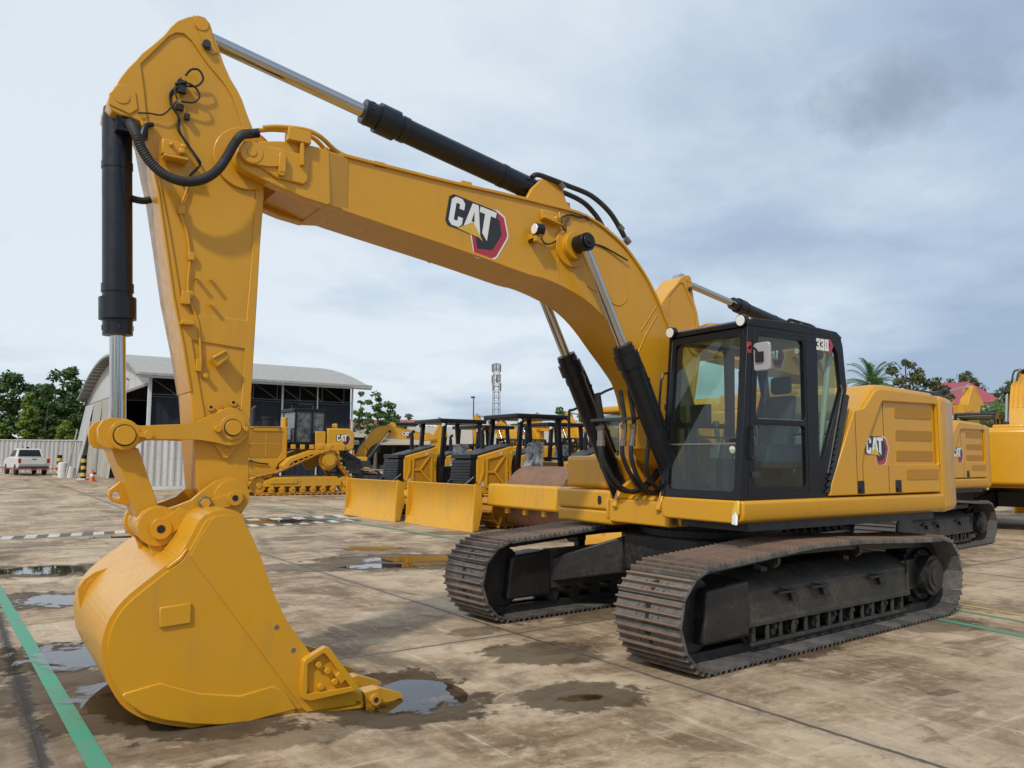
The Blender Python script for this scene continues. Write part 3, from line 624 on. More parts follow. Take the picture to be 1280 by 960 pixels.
def shoe_mb(wid=.70, detail=True):
    b = MB(); h = wid/2; b.box(-.101, .101, -h, h, -.020, 0)
    for x in (-.082, -.008, .066):
        b.hexa([(x-.013,-h,0),(x+.013,-h,0),(x+.013,h,0),(x-.013,h,0),(x-.006,-h,.031),(x+.006,-h,.031),(x+.006,h,.031),(x-.006,h,.031)])
    if detail:
        for y in (-.11, -.05, .05, .11):
            b.cyl((.03,y,-.002), (.03,y,.010), .012, n=6); b.cyl((-.045,y*1.05,-.002), (-.045,y*1.05,.010), .012, n=6)
        b.box(.012, .046, -.028, .028, .0005, .003, 1); b.box(-.066, -.028, -.020, .020, .0005, .003, 1)
    return b
def add_track(root, sgn, base_rot=0, shoes=True, src=None):
    loop = track_loop()
    b = MB(); n = len(loop)
    # link chain: two rails inside the shoes
    for y0, y1 in ((-.115, -.06), (.06, .115)):
        vs = []
        for i in range(n):
            a, c, d = loop[i-1], loop[i], loop[(i+1) % n]
            tx, tz = d[0]-a[0], d[1]-a[1]; l = math.hypot(tx, tz); nx, nz = -tz/l, tx/l
            for y in (y0, y1):
                for k in (.021, .10): vs.append((c[0]+nx*k, y, c[1]+nz*k))
        fs = []
        for i in range(n):
            j = (i+1) % n; A = [4*i+k for k in range(4)]; B = [4*j+k for k in range(4)]
            fs += [(A[0],A[1],B[1],B[0]), (A[2],B[2],B[3],A[3]), (A[1],A[3],B[3],B[1]), (A[0],B[0],B[2],A[2])]
        b.add(vs, fs)
    tr = b.build('track', M['frame_dark'], root, loc=(0, 0, 0))
    tr.location = (-math.sin(base_rot)*sgn*G, math.cos(base_rot)*sgn*G, 0); tr.rotation_euler.z = base_rot
    pts = resample(loop, 50)
    if shoes:
        first = None
        for k, (x, z, a) in enumerate(pts):
            if first is None:
                first = shoe_mb().build('track_shoe', [M['shoe'], M['inside']], tr); o = first
            else:
                o = first.copy(); COL.objects.link(o)
            o.parent = tr; o.location = (x, 0, z)
            o.matrix_local = Matrix.Translation((x, 0, z)) @ Matrix(((math.cos(a), 0, math.sin(a), 0), (0, -1, 0, 0), (math.sin(a), 0, -math.cos(a), 0), (0, 0, 0, 1)))
    return tr
def add_track_frame(root, sgn, rot=0):
    Y = lambda a: sgn*(G+a)
    b = MB()
    prof = [(-.16,.27),(.20,.27),(.20,.312),(.17,.32),(.17,.56),(.135,.60),(-.06,.70),(-.16,.70)]
    b.plate([(Y(a), z) for a, z in prof], -1.50, 1.36, 'x')
    for x in (-.62, .30):      # slots in the sloping top
        b.hexa([(x,Y(.125),.60),(x+.10,Y(.125),.60),(x+.10,Y(-.05),.692),(x,Y(-.05),.692),(x,Y(.128),.612),(x+.10,Y(.128),.612),(x+.10,Y(-.045),.704),(x,Y(-.045),.704)], 1)
    b.box(-1.50, -1.47, min(Y(.16),Y(.19)), max(Y(.16),Y(.19)), .27, .64)
    fr = b.build('track_frame', [M['frame_dusty'], M['inside']], root, bevel=.012)
    fr.rotation_euler.z = rot
    g = MB(); g.hexa([(1.34,Y(-.18),.2),(1.96,Y(-.18),.2),(1.96,Y(.21),.2),(1.34,Y(.21),.2),(1.34,Y(-.18),.70),(1.90,Y(-.18),.66),(1.90,Y(.21),.64),(1.34,Y(.21),.68)])
    g.build('idler_guard', M['frame_dark'], fr, bevel=.035, seg=3)
    r = MB()
    for k in range(9):
        x = -1.33 + k*.325
        r.cyl((x, Y(-.13), .20), (x, Y(.13), .20), .085, n=16); r.cyl((x, Y(.13), .20), (x, Y(.165), .20), .045, n=10)
        r.box(x-.03, x+.03, min(Y(.135),Y(.175)), max(Y(.135),Y(.175)), .20, .275)
        r.cyl((x, Y(.175), .235), (x, Y(.195), .235), .02, n=6)
    r.build('bottom_roller', M['frame_dark'], fr)
    r = MB()
    r.box(-1.42, 1.30, min(Y(.165),Y(.192)), max(Y(.165),Y(.192)), .105, .135)
    for k in range(14): r.box(-1.36+k*.2, -1.32+k*.2, min(Y(.167),Y(.188)), max(Y(.167),Y(.188)), .135, .27)
    r.build('roller_guard', M['frame_dusty'], fr, bevel=.004)
    for x in (-.95, .10, .62):
        s = MB(); s.box(x, x+.30, min(Y(.17),Y(.225)), max(Y(.17),Y(.225)), .515, .535)
        s.plate([(x+.02,.52),(x+.12,.52),(x+.07,.43)], min(Y(.17),Y(.21)), max(Y(.17),Y(.21)))
        s.beam((x+.1,Y(.2),.54), (x+.27,Y(.2),.575), .014, .014)
        s.build('step', M['frame_dark'], fr, bevel=.004)
    for x in (.80, -.62):
        s = MB(); s.cyl((x,Y(-.1),.79), (x,Y(.1),.79), .065, n=18); s.cyl((x,Y(.1),.79), (x,Y(.125),.79), .05, n=18); s.cyl((x,Y(.125),.79), (x,Y(.14),.79), .03, n=12)
        s.box(x-.05, x+.05, min(Y(-.1),Y(-.02)), max(Y(-.1),Y(-.02)), .66, .78); s.build('carrier_roller', M['frame_dark'], fr)
    s = MB(); n = 46; rr = [.36 if i % 2 else .325 for i in range(n)]
    s.plate([(-1.995+rr[i]*math.cos(2*math.pi*i/n), .435+rr[i]*math.sin(2*math.pi*i/n)) for i in range(n)], min(Y(-.04),Y(.04)), max(Y(-.04),Y(.04)))
    s.cyl((-1.995,Y(-.25),.435), (-1.995,Y(.10),.435), .27, n=28); s.cyl((-1.995,Y(.10),.435), (-1.995,Y(.22),.435), .215, n=28)
    s.cyl((-1.995,Y(.22),.435), (-1.995,Y(.25),.435), .17, n=28); s.cyl((-1.995,Y(.25),.435), (-1.995,Y(.262),.435), .11, n=20)
    for i in range(16):
        t = 2*math.pi*i/16; s.cyl((-1.995+.245*math.cos(t),Y(.10),.435+.245*math.sin(t)), (-1.995+.245*math.cos(t),Y(.118),.435+.245*math.sin(t)), .013, n=6)
    s.box(-1.80, -1.45, min(Y(-.16),Y(.12)), max(Y(-.16),Y(.12)), .30, .62)
    s.build('final_drive', M['frame_dark'], fr)
    s = MB(); s.cyl((1.995,Y(-.09),.435), (1.995,Y(.09),.435), .315, n=32); s.cyl((1.995,Y(-.05),.435), (1.995,Y(.05),.435), .345, n=32)
    s.build('idler', M['frame_dark'], fr)
    return fr
def add_undercarriage(root, rot, shoes=True):
    for s in (1, -1):
        add_track(root, s, rot, shoes); add_track_frame(root, s, rot)
    b = MB()
    b.plate([(-.75,-.5),(-.5,-.8),(.55,-.8),(.8,-.5),(.8,.5),(.55,.8),(-.5,.8),(-.75,.5)], .50, .90, 'z')
    for sx in (1, -1):
        for sy in (1, -1):
            o = sorted
            x0, x1 = (.10, .78) if sx > 0 else (-.72, -.08)
            X0, X1 = (.30, 1.32) if sx > 0 else (-1.3, -.3)
            q = [(x0, sy*.55), (x1, sy*.55), (X1, sy*1.16), (X0, sy*1.16)]
            b.hexa([(*q[0],.46),(*q[1],.46),(*q[2],.33),(*q[3],.33),(*q[0],.895),(*q[1],.86),(*q[2],.60),(*q[3],.66)])
    c = b.build('carbody', M['frame_dark'], root, bevel=.02); c.rotation_euler.z = rot
    b = MB(); b.cyl((0,0,.895), (0,0,.965), .74, n=48); b.cyl((0,0,.965), (0,0,1.04), .66, n=48)
    for i in range(36):
        t = 2*math.pi*i/36; b.cyl((.705*math.cos(t),.705*math.sin(t),.965), (.705*math.cos(t),.705*math.sin(t),.985), .016, n=6)
    b.build('swing_bearing', M['grey_dark'], root)

# ---------------------------------------------------------------- badge: white letters, yellow triangle, red hexagon
def letter_C(x, w, h):
    t = w*.36; c = .07
    return [(x+c,0),(x+w-c,0),(x+w,c),(x+w,h*.36),(x+w-t,h*.36),(x+w-t,h*.2),(x+t,h*.2),(x+t,h*.8),(x+w-t,h*.8),(x+w-t,h*.64),(x+w,h*.64),(x+w,h-c),(x+w-c,h),(x+c,h),(x,h-c),(x,c)]
def badge(name, parent, origin, udir, scale, y, mats=None):
    """flat plates standing 1..5 mm proud of a side (y = its outer face); u runs to the viewer's right"""
    u = Vector((udir[0], 0, udir[1])).normalized(); v = Vector((-u.z, 0, u.x))
    if v.z < 0: v = -v
    sg = 1 if y > 0 else -1
    b = MB(); H = .54
    def put(poly, t0, t1, mi, holes=()):
        tmp = MB(); tmp.plate(poly, t0, t1, 'z', holes)
        vs = []
        for p in tmp.v:
            q = Vector((origin[0], y, origin[1])) + u*p[0]*scale + v*p[1]*scale; q.y += sg*p[2]; vs.append(q)
        b.add(vs, tmp.f, mi)
    hexo = [(.52,.02),(.66,-.38),(.72,-.42),(1.06,-.33),(1.12,-.28),(1.28,.12),(1.29,.2),(1.16,.5),(1.0,.56),(.6,.5)]
    put([(.50,.0),(.65,-.40),(.71,-.445),(1.08,-.36),(1.15,-.30),(1.315,.12),(1.32,.21),(1.18,.53),(1.0,.60),(.6,.5)], .0005, .001, 0)
    put(hexo, .001, .002, 3)
    put([(.60,.02),(.70,-.26),(1.02,-.19),(1.17,.16),(1.08,.42),(.9,.46),(.62,.4)], .002, .0028, 1)
    put([(-.03,.05),(.03,-.03),(.55,-.03),(.93,-.10),(1.0,-.05),(1.03,.50),(.98,.57),(.05,.57),(-.03,.50)], .0028, .0036, 1)
    put(letter_C(.03, .28, H), .0036, .0046, 0)
    A = [(.335,0),(.46,H),(.59,H),(.715,0),(.61,0),(.585,.10),(.465,.10),(.44,0)]
    put(A, .0036, .0046, 0, holes=[[(.492,.2),(.525,.40),(.558,.2)]])
    put([(.63,H),(.99,H),(.99,H*.80),(.875,H*.80),(.875,-.06),(.75,.06),(.75,H*.80),(.63,H*.80)], .0036, .0046, 0)
    put([(.23,-.02),(.53,.20),(.80,-.10),(.70,-.05)], .0048, .0056, 2)
    return b.build(name, [M['white_clean'], M['decal_black'], M['decal_yellow'], M['red']], parent, smooth=False)
def number_badge(parent, x, z, h, y):
    b = MB(); w = h*.50
    def seg(x0, x1, z0, z1): b.box(x-x1, x-x0, y, y+.002, z+z0, z+z1)
    t = h*.2
    for k in range(2):
        o = k*w*1.18
        seg(o, o+w, h-t, h); seg(o+w*.25, o+w*.9, h*.5-t/2, h*.5+t/2); seg(o, o+w, 0, t); seg(o+w-t, o+w, t, h*.5-t/2); seg(o+w-t, o+w, h*.5+t/2, h-t)
        seg(o, o+t*.9, t, t*1.5); seg(o, o+t*.9, h-t*1.5, h-t)
    o = 2*w*1.18
    seg(o, o+w, h-t, h); seg(o, o+w, 0, t); seg(o, o+t, t, h-t); seg(o+w-t, o+w, t, h-t)
    n = b.build('model_badge', M['white_clean'], parent, smooth=False)
    c = MB(); e = o+w+.006
    c.plate([(x-e+.02, z+h*1.05),(x-e-.03,z+h*1.05),(x-e-.075,z+h*.5),(x-e-.03,z-h*.12),(x-e+.05,z-h*.12),(x-e-.02,z+h*.5)], y-.0005, y+.0012)
    c.build('badge_chevron', M['red'], n, smooth=False)

# ---------------------------------------------------------------- excavator: upper structure
def add_upper(root, detail=True):
    # platform: left and right sills and centre frame
    b = MB()
    sill = [(.46,1.30),(.46,1.15),(.52,1.135),(1.40,1.135),(1.465,1.165),(1.485,1.22),(1.485,1.33),(1.46,1.342),(.5,1.342)]
    b.plate(sill, -2.20, 1.16, 'x')
    b.plate([(-y, z) for y, z in sill], -2.20, .60, 'x')
    b.box(-2.3, 1.05, -.455, .455, 1.03, 1.28)
    pl = b.build('platform', M['yellow'], root, bevel=.018, seg=3)
    b = MB(); b.box(-2.1, .95, -1.40, -.46, 1.03, 1.133); b.box(-2.1, 1.0, .46, 1.40, 1.06, 1.134); b.build('under_tray', M['grey_dark'], pl)
    b = MB()
    b.box(.62, .99, -1.46, -.46, .985, 1.14); b.box(.64, 1.0, -1.47, -.50, 1.142, 1.36); 
    b.build('front_step', M['yellow'], pl, bevel=.03, seg=3)
    # boom foot brackets
    b = MB()
    for y in (-.36, .30):
        b.plate([(-.35,1.28),(1.02,1.28),(1.02,1.16),(1.1,1.2),(1.02,1.38),(.86,1.48),(.72,1.9),(.56,2.0),(.40,1.95),(-.2,1.6)], y, y+.06)
    for y in (.40, -.56):
        b.plate([(.4,1.05),(1.0,1.05),(1.02,1.24),(.96,1.36),(.84,1.4),(.72,1.36),(.5,1.28)], y, y+.05)
        b.plate([(.4,1.05),(1.0,1.05),(1.02,1.24),(.96,1.36),(.84,1.4),(.72,1.36),(.5,1.28)], y+.13, y+.18)
    b.ycyl(.85, 1.26, -.62, .62, .06)
    b.build('boom_bracket', M['yellow'], root, bevel=.012)
    # engine side (left): body, raised rim with recessed doors
    rim = [(-.10,1.346),(-.13,1.47),(-.55,2.225),(-.72,2.255),(-.93,2.465),(-1.0,2.50),(-1.2,2.505),(-2.14,2.465),(-2.14,1.346)]
    for s in (1, -1):
        b = MB()
        y0, y1 = (.50, 1.445) if s > 0 else (-1.445, -.62)
        b.plate(rim if s > 0 else [(-.9,1.346),(-.9,2.42),(-.98,2.49),(-1.2,2.495),(-2.14,2.455),(-2.14,1.346)], y0, y1)
        cover = b.build('engine_cover', M['yellow'], root, bevel=.05, seg=4)
        if s > 0:
            b = MB()
            recess = [(-.66,1.66),(-.70,1.80),(-1.03,2.30),(-1.06,2.325),(-2.10,2.335),(-2.12,2.31),(-2.12,1.68),(-2.09,1.66)]
            ro = [(-.105,1.36),(-.14,1.48),(-.555,2.21),(-.725,2.24),(-.935,2.43),(-1.02,2.455),(-2.13,2.425),(-2.13,1.36)]
            b.plate(ro, 1.44, 1.482, holes=[recess])
            b.build('door_rim', M['yellow'], cover, bevel=.02, seg=3)
            for x0, x1, y0, y1, z0, z1 in ((-.663,-.657,1.4805,1.4835,1.37,1.655),(-1.123,-1.117,1.4805,1.4835,1.37,1.655),(-1.113,-1.107,1.4435,1.447,1.66,2.32),(-.562,-.556,1.4805,1.4835,1.37,2.20)):
                b = MB(); b.box(x0,x1,y0,y1,z0,z1); b.build('door_gap', M['inside'], cover, smooth=False)
            for x0, x1, z0, z1, y in ((-2.05,-1.33,2.16,2.27,1.447),(-2.05,-1.33,1.92,2.03,1.447),(-2.05,-1.33,1.70,1.81,1.447),(-2.08,-1.46,1.50,1.61,1.484)):
                b = MB(); b.plate(rrect(x0,x1,z0,z1,.02), y-.002, y+.004); b.build('vent', M['vent'], cover, smooth=False)
            for x in (-.62, -1.29):
                b = MB(); b.plate(rrect(x-.055,x+.055,1.37,1.50,.012), 1.482, 1.487); b.box(x-.03,x+.03,1.487,1.498,1.385,1.42)
                b.build('door_latch', M['black'], cover, bevel=.004)
            badge('maker_badge', cover, (-.775,1.775), (-1,0), .315, 1.446)
    # hood across the top
    b = MB(); b.box(-2.14, -.95, -.66, .55, 2.30, 2.52); b.box(-1.9, -1.1, -.35, .35, 2.50, 2.60); b.box(-2.14, -.7, -.62, .52, 1.34, 2.30)
    b.build('hood', M['yellow'], root, bevel=.04, seg=3)
    b = MB(); b.cyl((-1.55,-.75,2.45), (-1.55,-.75,2.86), .07); b.build('exhaust', M['black'], root)
    # counterweight
    arc = [(-2.145,1.474),(-2.30,1.472)] + [(-3.13*math.cos(t), 3.13*math.sin(t)) for t in [R(27-3*k) for k in range(19)]] + [(-2.30,-1.472),(-2.145,-1.474)]
    arc[2] = (-2.62, 1.36); arc[-3] = (-2.62, -1.36)
    b = MB(); b.plate(arc, 1.13, 2.44, 'z'); b.build('counterweight', M['yellow'], root, bevel=.07, seg=4)
    # right side: fuel and hydraulic tank, tool box
    b = MB(); b.box(-.88, .02, -1.46, -.55, 1.346, 2.16); b.box(-.85, -.1, -1.3, -.7, 2.16, 2.2); b.build('fuel_tank', M['yellow'], root, bevel=.05, seg=3)
    b = MB(); b.box(.08, .86, -1.465, -.56, 1.37, 1.745); b.build('tool_box', M['yellow'], root, bevel=.05, seg=4)
    b = MB(); b.plate(circle(-.67,1.25,.032,14)+[], .999, 1.004, 'x'); b.plate(rrect(-.70,-.64,1.20,1.30,.03), 1.0005, 1.005, 'x'); b.build('step_hole', M['inside'], root)
    b = MB()                                  # handrail on the right
    b.tube([(.85,-1.40,1.75),(.86,-1.40,2.25),(.75,-1.40,2.32),(.1,-1.40,2.62),(-.6,-1.40,2.66),(-.8,-1.40,2.2)], .017, 6)
    b.build('handrail', M['black'], root)

def add_cab(root):
    cab_o = MB()
    Y1, Y0 = 1.45, .45
    side = [(1.155,1.345),(1.15,1.42),(1.005,2.93),(.97,2.965),(-.36,2.975),(-.41,2.94),(-.44,2.86),(-.485,2.42),(-.13,1.40),(-.11,1.345)]
    dw = rrect(.20,.86,2.08,2.86,.05); dw = [(x+(.06 if z < 2.4 and x > .5 else 0), z) for x, z in dw]
    dl = rrect(.21,.955,1.46,2.03,.03)
    rq = [(.00,1.72),(-.02,2.78),(-.05,2.85),(-.30,2.84),(-.345,2.78),(-.39,2.42),(-.06,1.72)]
    cab_o.plate(side, Y1-.05, Y1, holes=[dw, dl, rq])
    cab_o.plate(side, Y0, Y0+.05, holes=[dw, dl, [(.10,1.95),(.08,2.82),(-.30,2.82),(-.39,2.42),(-.2,1.95)]])
    # front frame: slightly leaning, with the windscreen opening
    def fx(z): return 1.152-(z-1.345)*.0947
    fo = [(Y0+.05,1.346),(Y1-.05,1.346),(Y1-.05,2.92),(Y0+.05,2.92)]
    fi = rrect(Y0+.085, Y1-.085, 1.42, 2.85, .05)
    tmp = MB(); tmp.plate(fo, -.055, .0, 'x', holes=[fi])
    cab_o.add([(fx(p[2])+p[0], p[1], p[2]) for p in tmp.v], tmp.f)
    # rear frame, floor
    cab_o.box(-.12, 1.14, Y0+.05, Y1-.05, 1.346, 1.40)
    cab_o.hexa([(-.13,Y0+.05,1.40),(-.10,Y0+.05,1.40),(-.10,Y1-.05,1.40),(-.13,Y1-.05,1.40),(-.34,Y0+.05,2.0),(-.30,Y0+.05,2.0),(-.30,Y1-.05,2.0),(-.34,Y1-.05,2.0)])
    cab = cab_o.build('cab', M['cab_black'], root, bevel=.014, seg=3)
    b = MB(); b.plate([(1.01,2.93),(1.0,2.985),(.92,3.015),(.3,3.03),(-.34,3.0),(-.42,2.955),(-.43,2.93)], Y0-.01, Y1+.006)
    b.build('roof', M['cab_black'], cab, bevel=.03, seg=3)
    def pane(name, vs, mat='glass'):
        b = MB(); b.add(vs, [(0,1,2,3)]); return b.build(name, M[mat], cab, smooth=False)
    e = .025
    pane('windscreen', [(fx(1.865)-e,Y0+.06,1.865),(fx(1.865)-e,Y1-.06,1.865),(fx(2.88)-e,Y1-.06,2.88),(fx(2.88)-e,Y0+.06,2.88)])
    pane('lower_windscreen', [(fx(1.40)-e,Y0+.06,1.40),(fx(1.40)-e,Y1-.06,1.40),(fx(1.845)-e,Y1-.06,1.845),(fx(1.845)-e,Y0+.06,1.845)])
    b = MB(); b.box(fx(1.855)-.032, fx(1.855)-.008, Y0+.08, Y1-.08, 1.846, 1.864); b.build('windscreen_rail', M['steel'], cab)
    pane('door_window', [(.93,Y1-.022,2.06),(.15,Y1-.022,2.06),(.15,Y1-.022,2.88),(.93,Y1-.022,2.88)], 'glass_dark')
    pane('lower_door_window', [(.99,Y1-.022,1.43),(.17,Y1-.022,1.43),(.17,Y1-.022,2.045),(.99,Y1-.022,2.045)], 'glass_dark')
    b = MB(); b.add([(.02,Y1-.022,1.70),(.02,Y1-.022,2.87),(-.32,Y1-.022,2.87),(-.41,Y1-.022,2.42),(-.07,Y1-.022,1.70)], [(0,1,2,3,4)]); b.build('quarter_window', M['glass'], cab, smooth=False)
    pane('right_window', [(.93,Y0+.02,2.06),(.15,Y0+.02,2.06),(.15,Y0+.02,2.88),(.93,Y0+.02,2.88)])
    pane('lower_right_window', [(.99,Y0+.02,1.43),(.17,Y0+.02,1.43),(.17,Y0+.02,2.045),(.99,Y0+.02,2.045)])
    pane('rear_window', [(-.32,Y0+.06,2.0),(-.32,Y1-.06,2.0),(-.42,Y1-.06,2.88),(-.42,Y0+.06,2.88)])
    # door seams and door handle
    b = MB()
    dr = [(.165,1.39),(.165,2.905),(.93,2.905),(1.045,1.39)]
    for i in range(4):
        p, q = dr[i], dr[(i+1) % 4]; b.beam((p[0],Y1+.001,p[1]), (q[0],Y1+.001,q[1]), .008, .006)
    b.build('door_seal', M['rubber'], cab)
    b = MB(); b.tube([(.99,Y1+.005,1.72),(.99,Y1+.05,1.74),(.97,Y1+.05,1.98),(.97,Y1+.005,2.0)], .011, 6); b.box(.9,1.0,Y1,Y1+.015,1.55,1.60)
    b.build('door_handle', M['grey_dark'], cab)
    b = MB()                                  # white strip along the door window's lower edge
    b.box(.22, .90, Y1-.012, Y1-.004, 2.082, 2.090); b.build('window_strip', M['steel'], cab)
    # trim and louvres behind the door
    b = MB(); b.beam((-.46,Y1+.012,2.36), (-.125,Y1+.012,1.40), .03, .05)
    for k in range(11):
        t = k/10; x = -.335+.235*t; z = 2.02-.62*t; b.beam((x-.03,Y1+.014,z), (x+.035,Y1+.014,z), .02, .02)
    b.build('rear_trim', M['grey_dark'], cab)
    b = MB(); b.beam((-.37,Y1+.006,2.46), (-.40,Y1+.006,2.40), .012, .012); b.beam((-.395,Y1+.008,2.40), (-.115,Y1+.008,1.58), .010, .010); b.build('grab_bar', M['steel'], cab)
    number_badge(cab, -.005, 2.79, .115, Y1+.001)
    # lamps and mirror
    for y in (.50, 1.40):
        b = MB(); b.cyl((.985,y,2.995), (1.045,y,2.985), .052, .056, 18, 0); b.cyl((1.045,y,2.985), (1.052,y,2.984), .05, .048, 18, 1); b.box(.97,1.0,y-.02,y+.02,2.96,3.04)
        b.build('work_lamp', [M['black'], M['lens']], cab)
    b = MB(); b.plate(rrect(1.585,1.765,2.49,2.745,.03), 1.075, 1.105, 'x'); m = b.build('mirror', M['mirror'], cab, bevel=.012, seg=3)
    b = MB(); b.tube([(1.0,Y1,2.72),(1.05,1.52,2.73),(1.10,1.60,2.70),(1.115,1.66,2.62)], .012, 6); b.box(1.105,1.125,1.62,1.70,2.57,2.66); b.box(.99,1.02,1.44,1.475,2.68,2.78, 1); b.build('mirror_arm', [M['black'], M['lamp_red']], m)
    b = MB(); b.tube([(1.05,.47,1.6),(1.14,.42,1.62),(1.10,.42,2.5),(.98,.47,2.55)], .013, 6); b.box(1.0,1.06,.42,.46,2.2,2.26); b.build('front_handrail', M['black'], cab)
    b = MB(); b.beam((1.045,1.30,1.90), (1.02,.78,1.93), .012, .02); b.box(1.055,1.08,1.27,1.34,1.83,1.90); b.build('wiper', M['black'], cab)
    b = MB(); b.cyl((1.075,1.305,1.80),(1.083,1.305,1.799),.034,n=16); b.build('round_sticker', M['white_clean'], cab)
    b = MB(); b.cyl((1.12,.47,1.36),(1.19,.47,1.50),.012,n=6); b.build('corner_post', M['black'], cab)
    # inside the cab
    b = MB()
    b.box(.10,.56,.78,1.18,1.62,1.74); b.hexa([(.06,.78,1.72),(.18,.78,1.72),(.18,1.18,1.72),(.06,1.18,1.72),(-.10,.80,2.36),(-.01,.80,2.36),(-.01,1.16,2.36),(-.10,1.16,2.36)])
    b.box(-.10,-.02,.86,1.10,2.38,2.56); b.box(.15,.5,.82,1.14,1.40,1.62)
    b.build('seat', M['interior'], cab, bevel=.04, seg=3)
    for y0, y1 in ((.60,.74), (1.22,1.34)):
        b = MB(); b.box(.02,.62,y0,y1,1.62,1.86); b.cyl((.55,(y0+y1)/2,1.86),(.58,(y0+y1)/2,2.03),.025,n=10); b.cyl((.58,(y0+y1)/2,2.03),(.585,(y0+y1)/2,2.10),.035,n=10)
        b.build('control_console', M['interior'], cab, bevel=.02)
    b = MB(); b.box(.80,.92,.55,.62,1.40,2.02); b.box(.74,.80,.52,.76,2.02,2.26); b.build('monitor', M['black'], cab, bevel=.01)
    b = MB(); b.box(.72,.90,.86,.94,1.40,1.72); b.box(.72,.90,1.02,1.10,1.40,1.72); b.cyl((.80,.90,1.72),(.72,.90,2.0),.012,n=8); b.cyl((.80,1.06,1.72),(.72,1.06,2.0),.012,n=8); b.build('travel_pedals', M['black'], cab, bevel=.008)
    b = MB(); b.box(-.36,-.28,Y0+.06,Y1-.06,1.98,2.10); b.box(-.30,-.1,.5,1.38,1.42,1.95)
    b.hexa([(-.02,Y1-.06,1.42),(-.06,Y1-.06,1.42),(-.06,Y1-.10,1.42),(-.02,Y1-.10,1.42),(-.33,Y1-.06,2.86),(-.38,Y1-.06,2.86),(-.38,Y1-.12,2.86),(-.33,Y1-.12,2.86)])
    b.box(-.40,.95,Y0+.06,Y1-.06,2.895,2.925)
    b.build('inner_trim', M['beige'], cab, bevel=.015)
    b = MB(); b.box(1.0,1.1,.52,1.38,1.402,1.41); b.box(.3,1.1,.52,1.38,1.400,1.406); b.build('floor_mat', M['rubber'], cab)
    return cab
# ---------------------------------------------------------------- excavator: arm
def cylinder(root, F, P, g, rb, rr, name, mat='navy', glen=.16, pipe=None, eye=True):
    """hydraulic cylinder from foot F to pin P; g = how far the barrel reaches"""
    F = Vector(F); P = Vector(P); ax = (P-F).normalized(); b = MB(); e = F+ax*g
    b.cyl(F+ax*.10, e-ax*glen, rb, n=26)
    b.cyl(e-ax*(glen+.02), e-ax*glen*.45, rb*1.24, n=26); b.cyl(e-ax*glen*.45, e, rb*1.0, n=26)
    b.cyl(e-ax*(glen+.12), e-ax*(glen+.06), rb*1.08, n=26)
    b.cyl(F+ax*.02, F+ax*.12, rb*.9, rb, n=26); b.cyl(F+ax*.42, F+ax*.47, rb*1.05, n=26)
    for i in range(8):
        t = 2*math.pi*i/8; u = Vector((0,1,0)).cross(ax).normalized(); v = Vector((0,1,0)) if abs(ax.y) < .9 else Vector((1,0,0))
        c = u*math.cos(t)*rb*.92+v*math.sin(t)*rb*.92
        b.cyl(e-ax*.07+c, e-ax*.035+c, rb*.14, n=6)
    if eye: b.cyl(F+Vector((0,-.07,0)), F+Vector((0,.07,0)), rb*1.1, n=24)
    if pipe is not None:
        u = Vector(pipe)
        b.tube([e-ax*(glen*.7)+u*rb*1.3, e-ax*(glen*1.6)+u*rb*1.55, F+ax*.8+u*rb*1.55, F+ax*.5+u*rb*1.5], .02, 6, sub=3)
        for k in (.75, 1.3): b.box(*[c for ax_ in range(3) for c in ((F+ax*k+u*rb*1.3)[ax_]-.03, (F+ax*k+u*rb*1.3)[ax_]+.03)])
    o = b.build(name, M[mat], root)
    r = MB(); r.cyl(e-ax*.05, P, rr, n=24)
    if eye: r.cyl(P+Vector((0,-.07,0)), P+Vector((0,.07,0)), rr*1.75, n=24)
    r.build('rod', M['chrome'], o)
    return o
def off(p, ps):   # mid-plane offsets along a polyline, inward to the left
    out = []
    for i in range(len(ps)):
        a = ps[max(i-1,0)]; c = ps[min(i+1,len(ps)-1)]; tx, tz = c[0]-a[0], c[1]-a[1]; l = math.hypot(tx, tz)
        out.append((ps[i][0]-tz/l*p, ps[i][1]+tx/l*p))
    return out
BOOM_FOOT = (.52, 1.76); BOOM_TIP = (5.237, 3.983); BUCKET_PIN = (5.276, 1.424)
SC_F = (2.32, 4.335); SC_P = (5.585, 4.975)       # stick cylinder
BC_F = (6.11, 4.255); LINK_A = (5.997, 1.858); LINK_B = (5.283, 1.927); LINK_D = (5.758, 1.239)
BM_F = (.85, 1.26); BM_P = (2.125, 3.757)

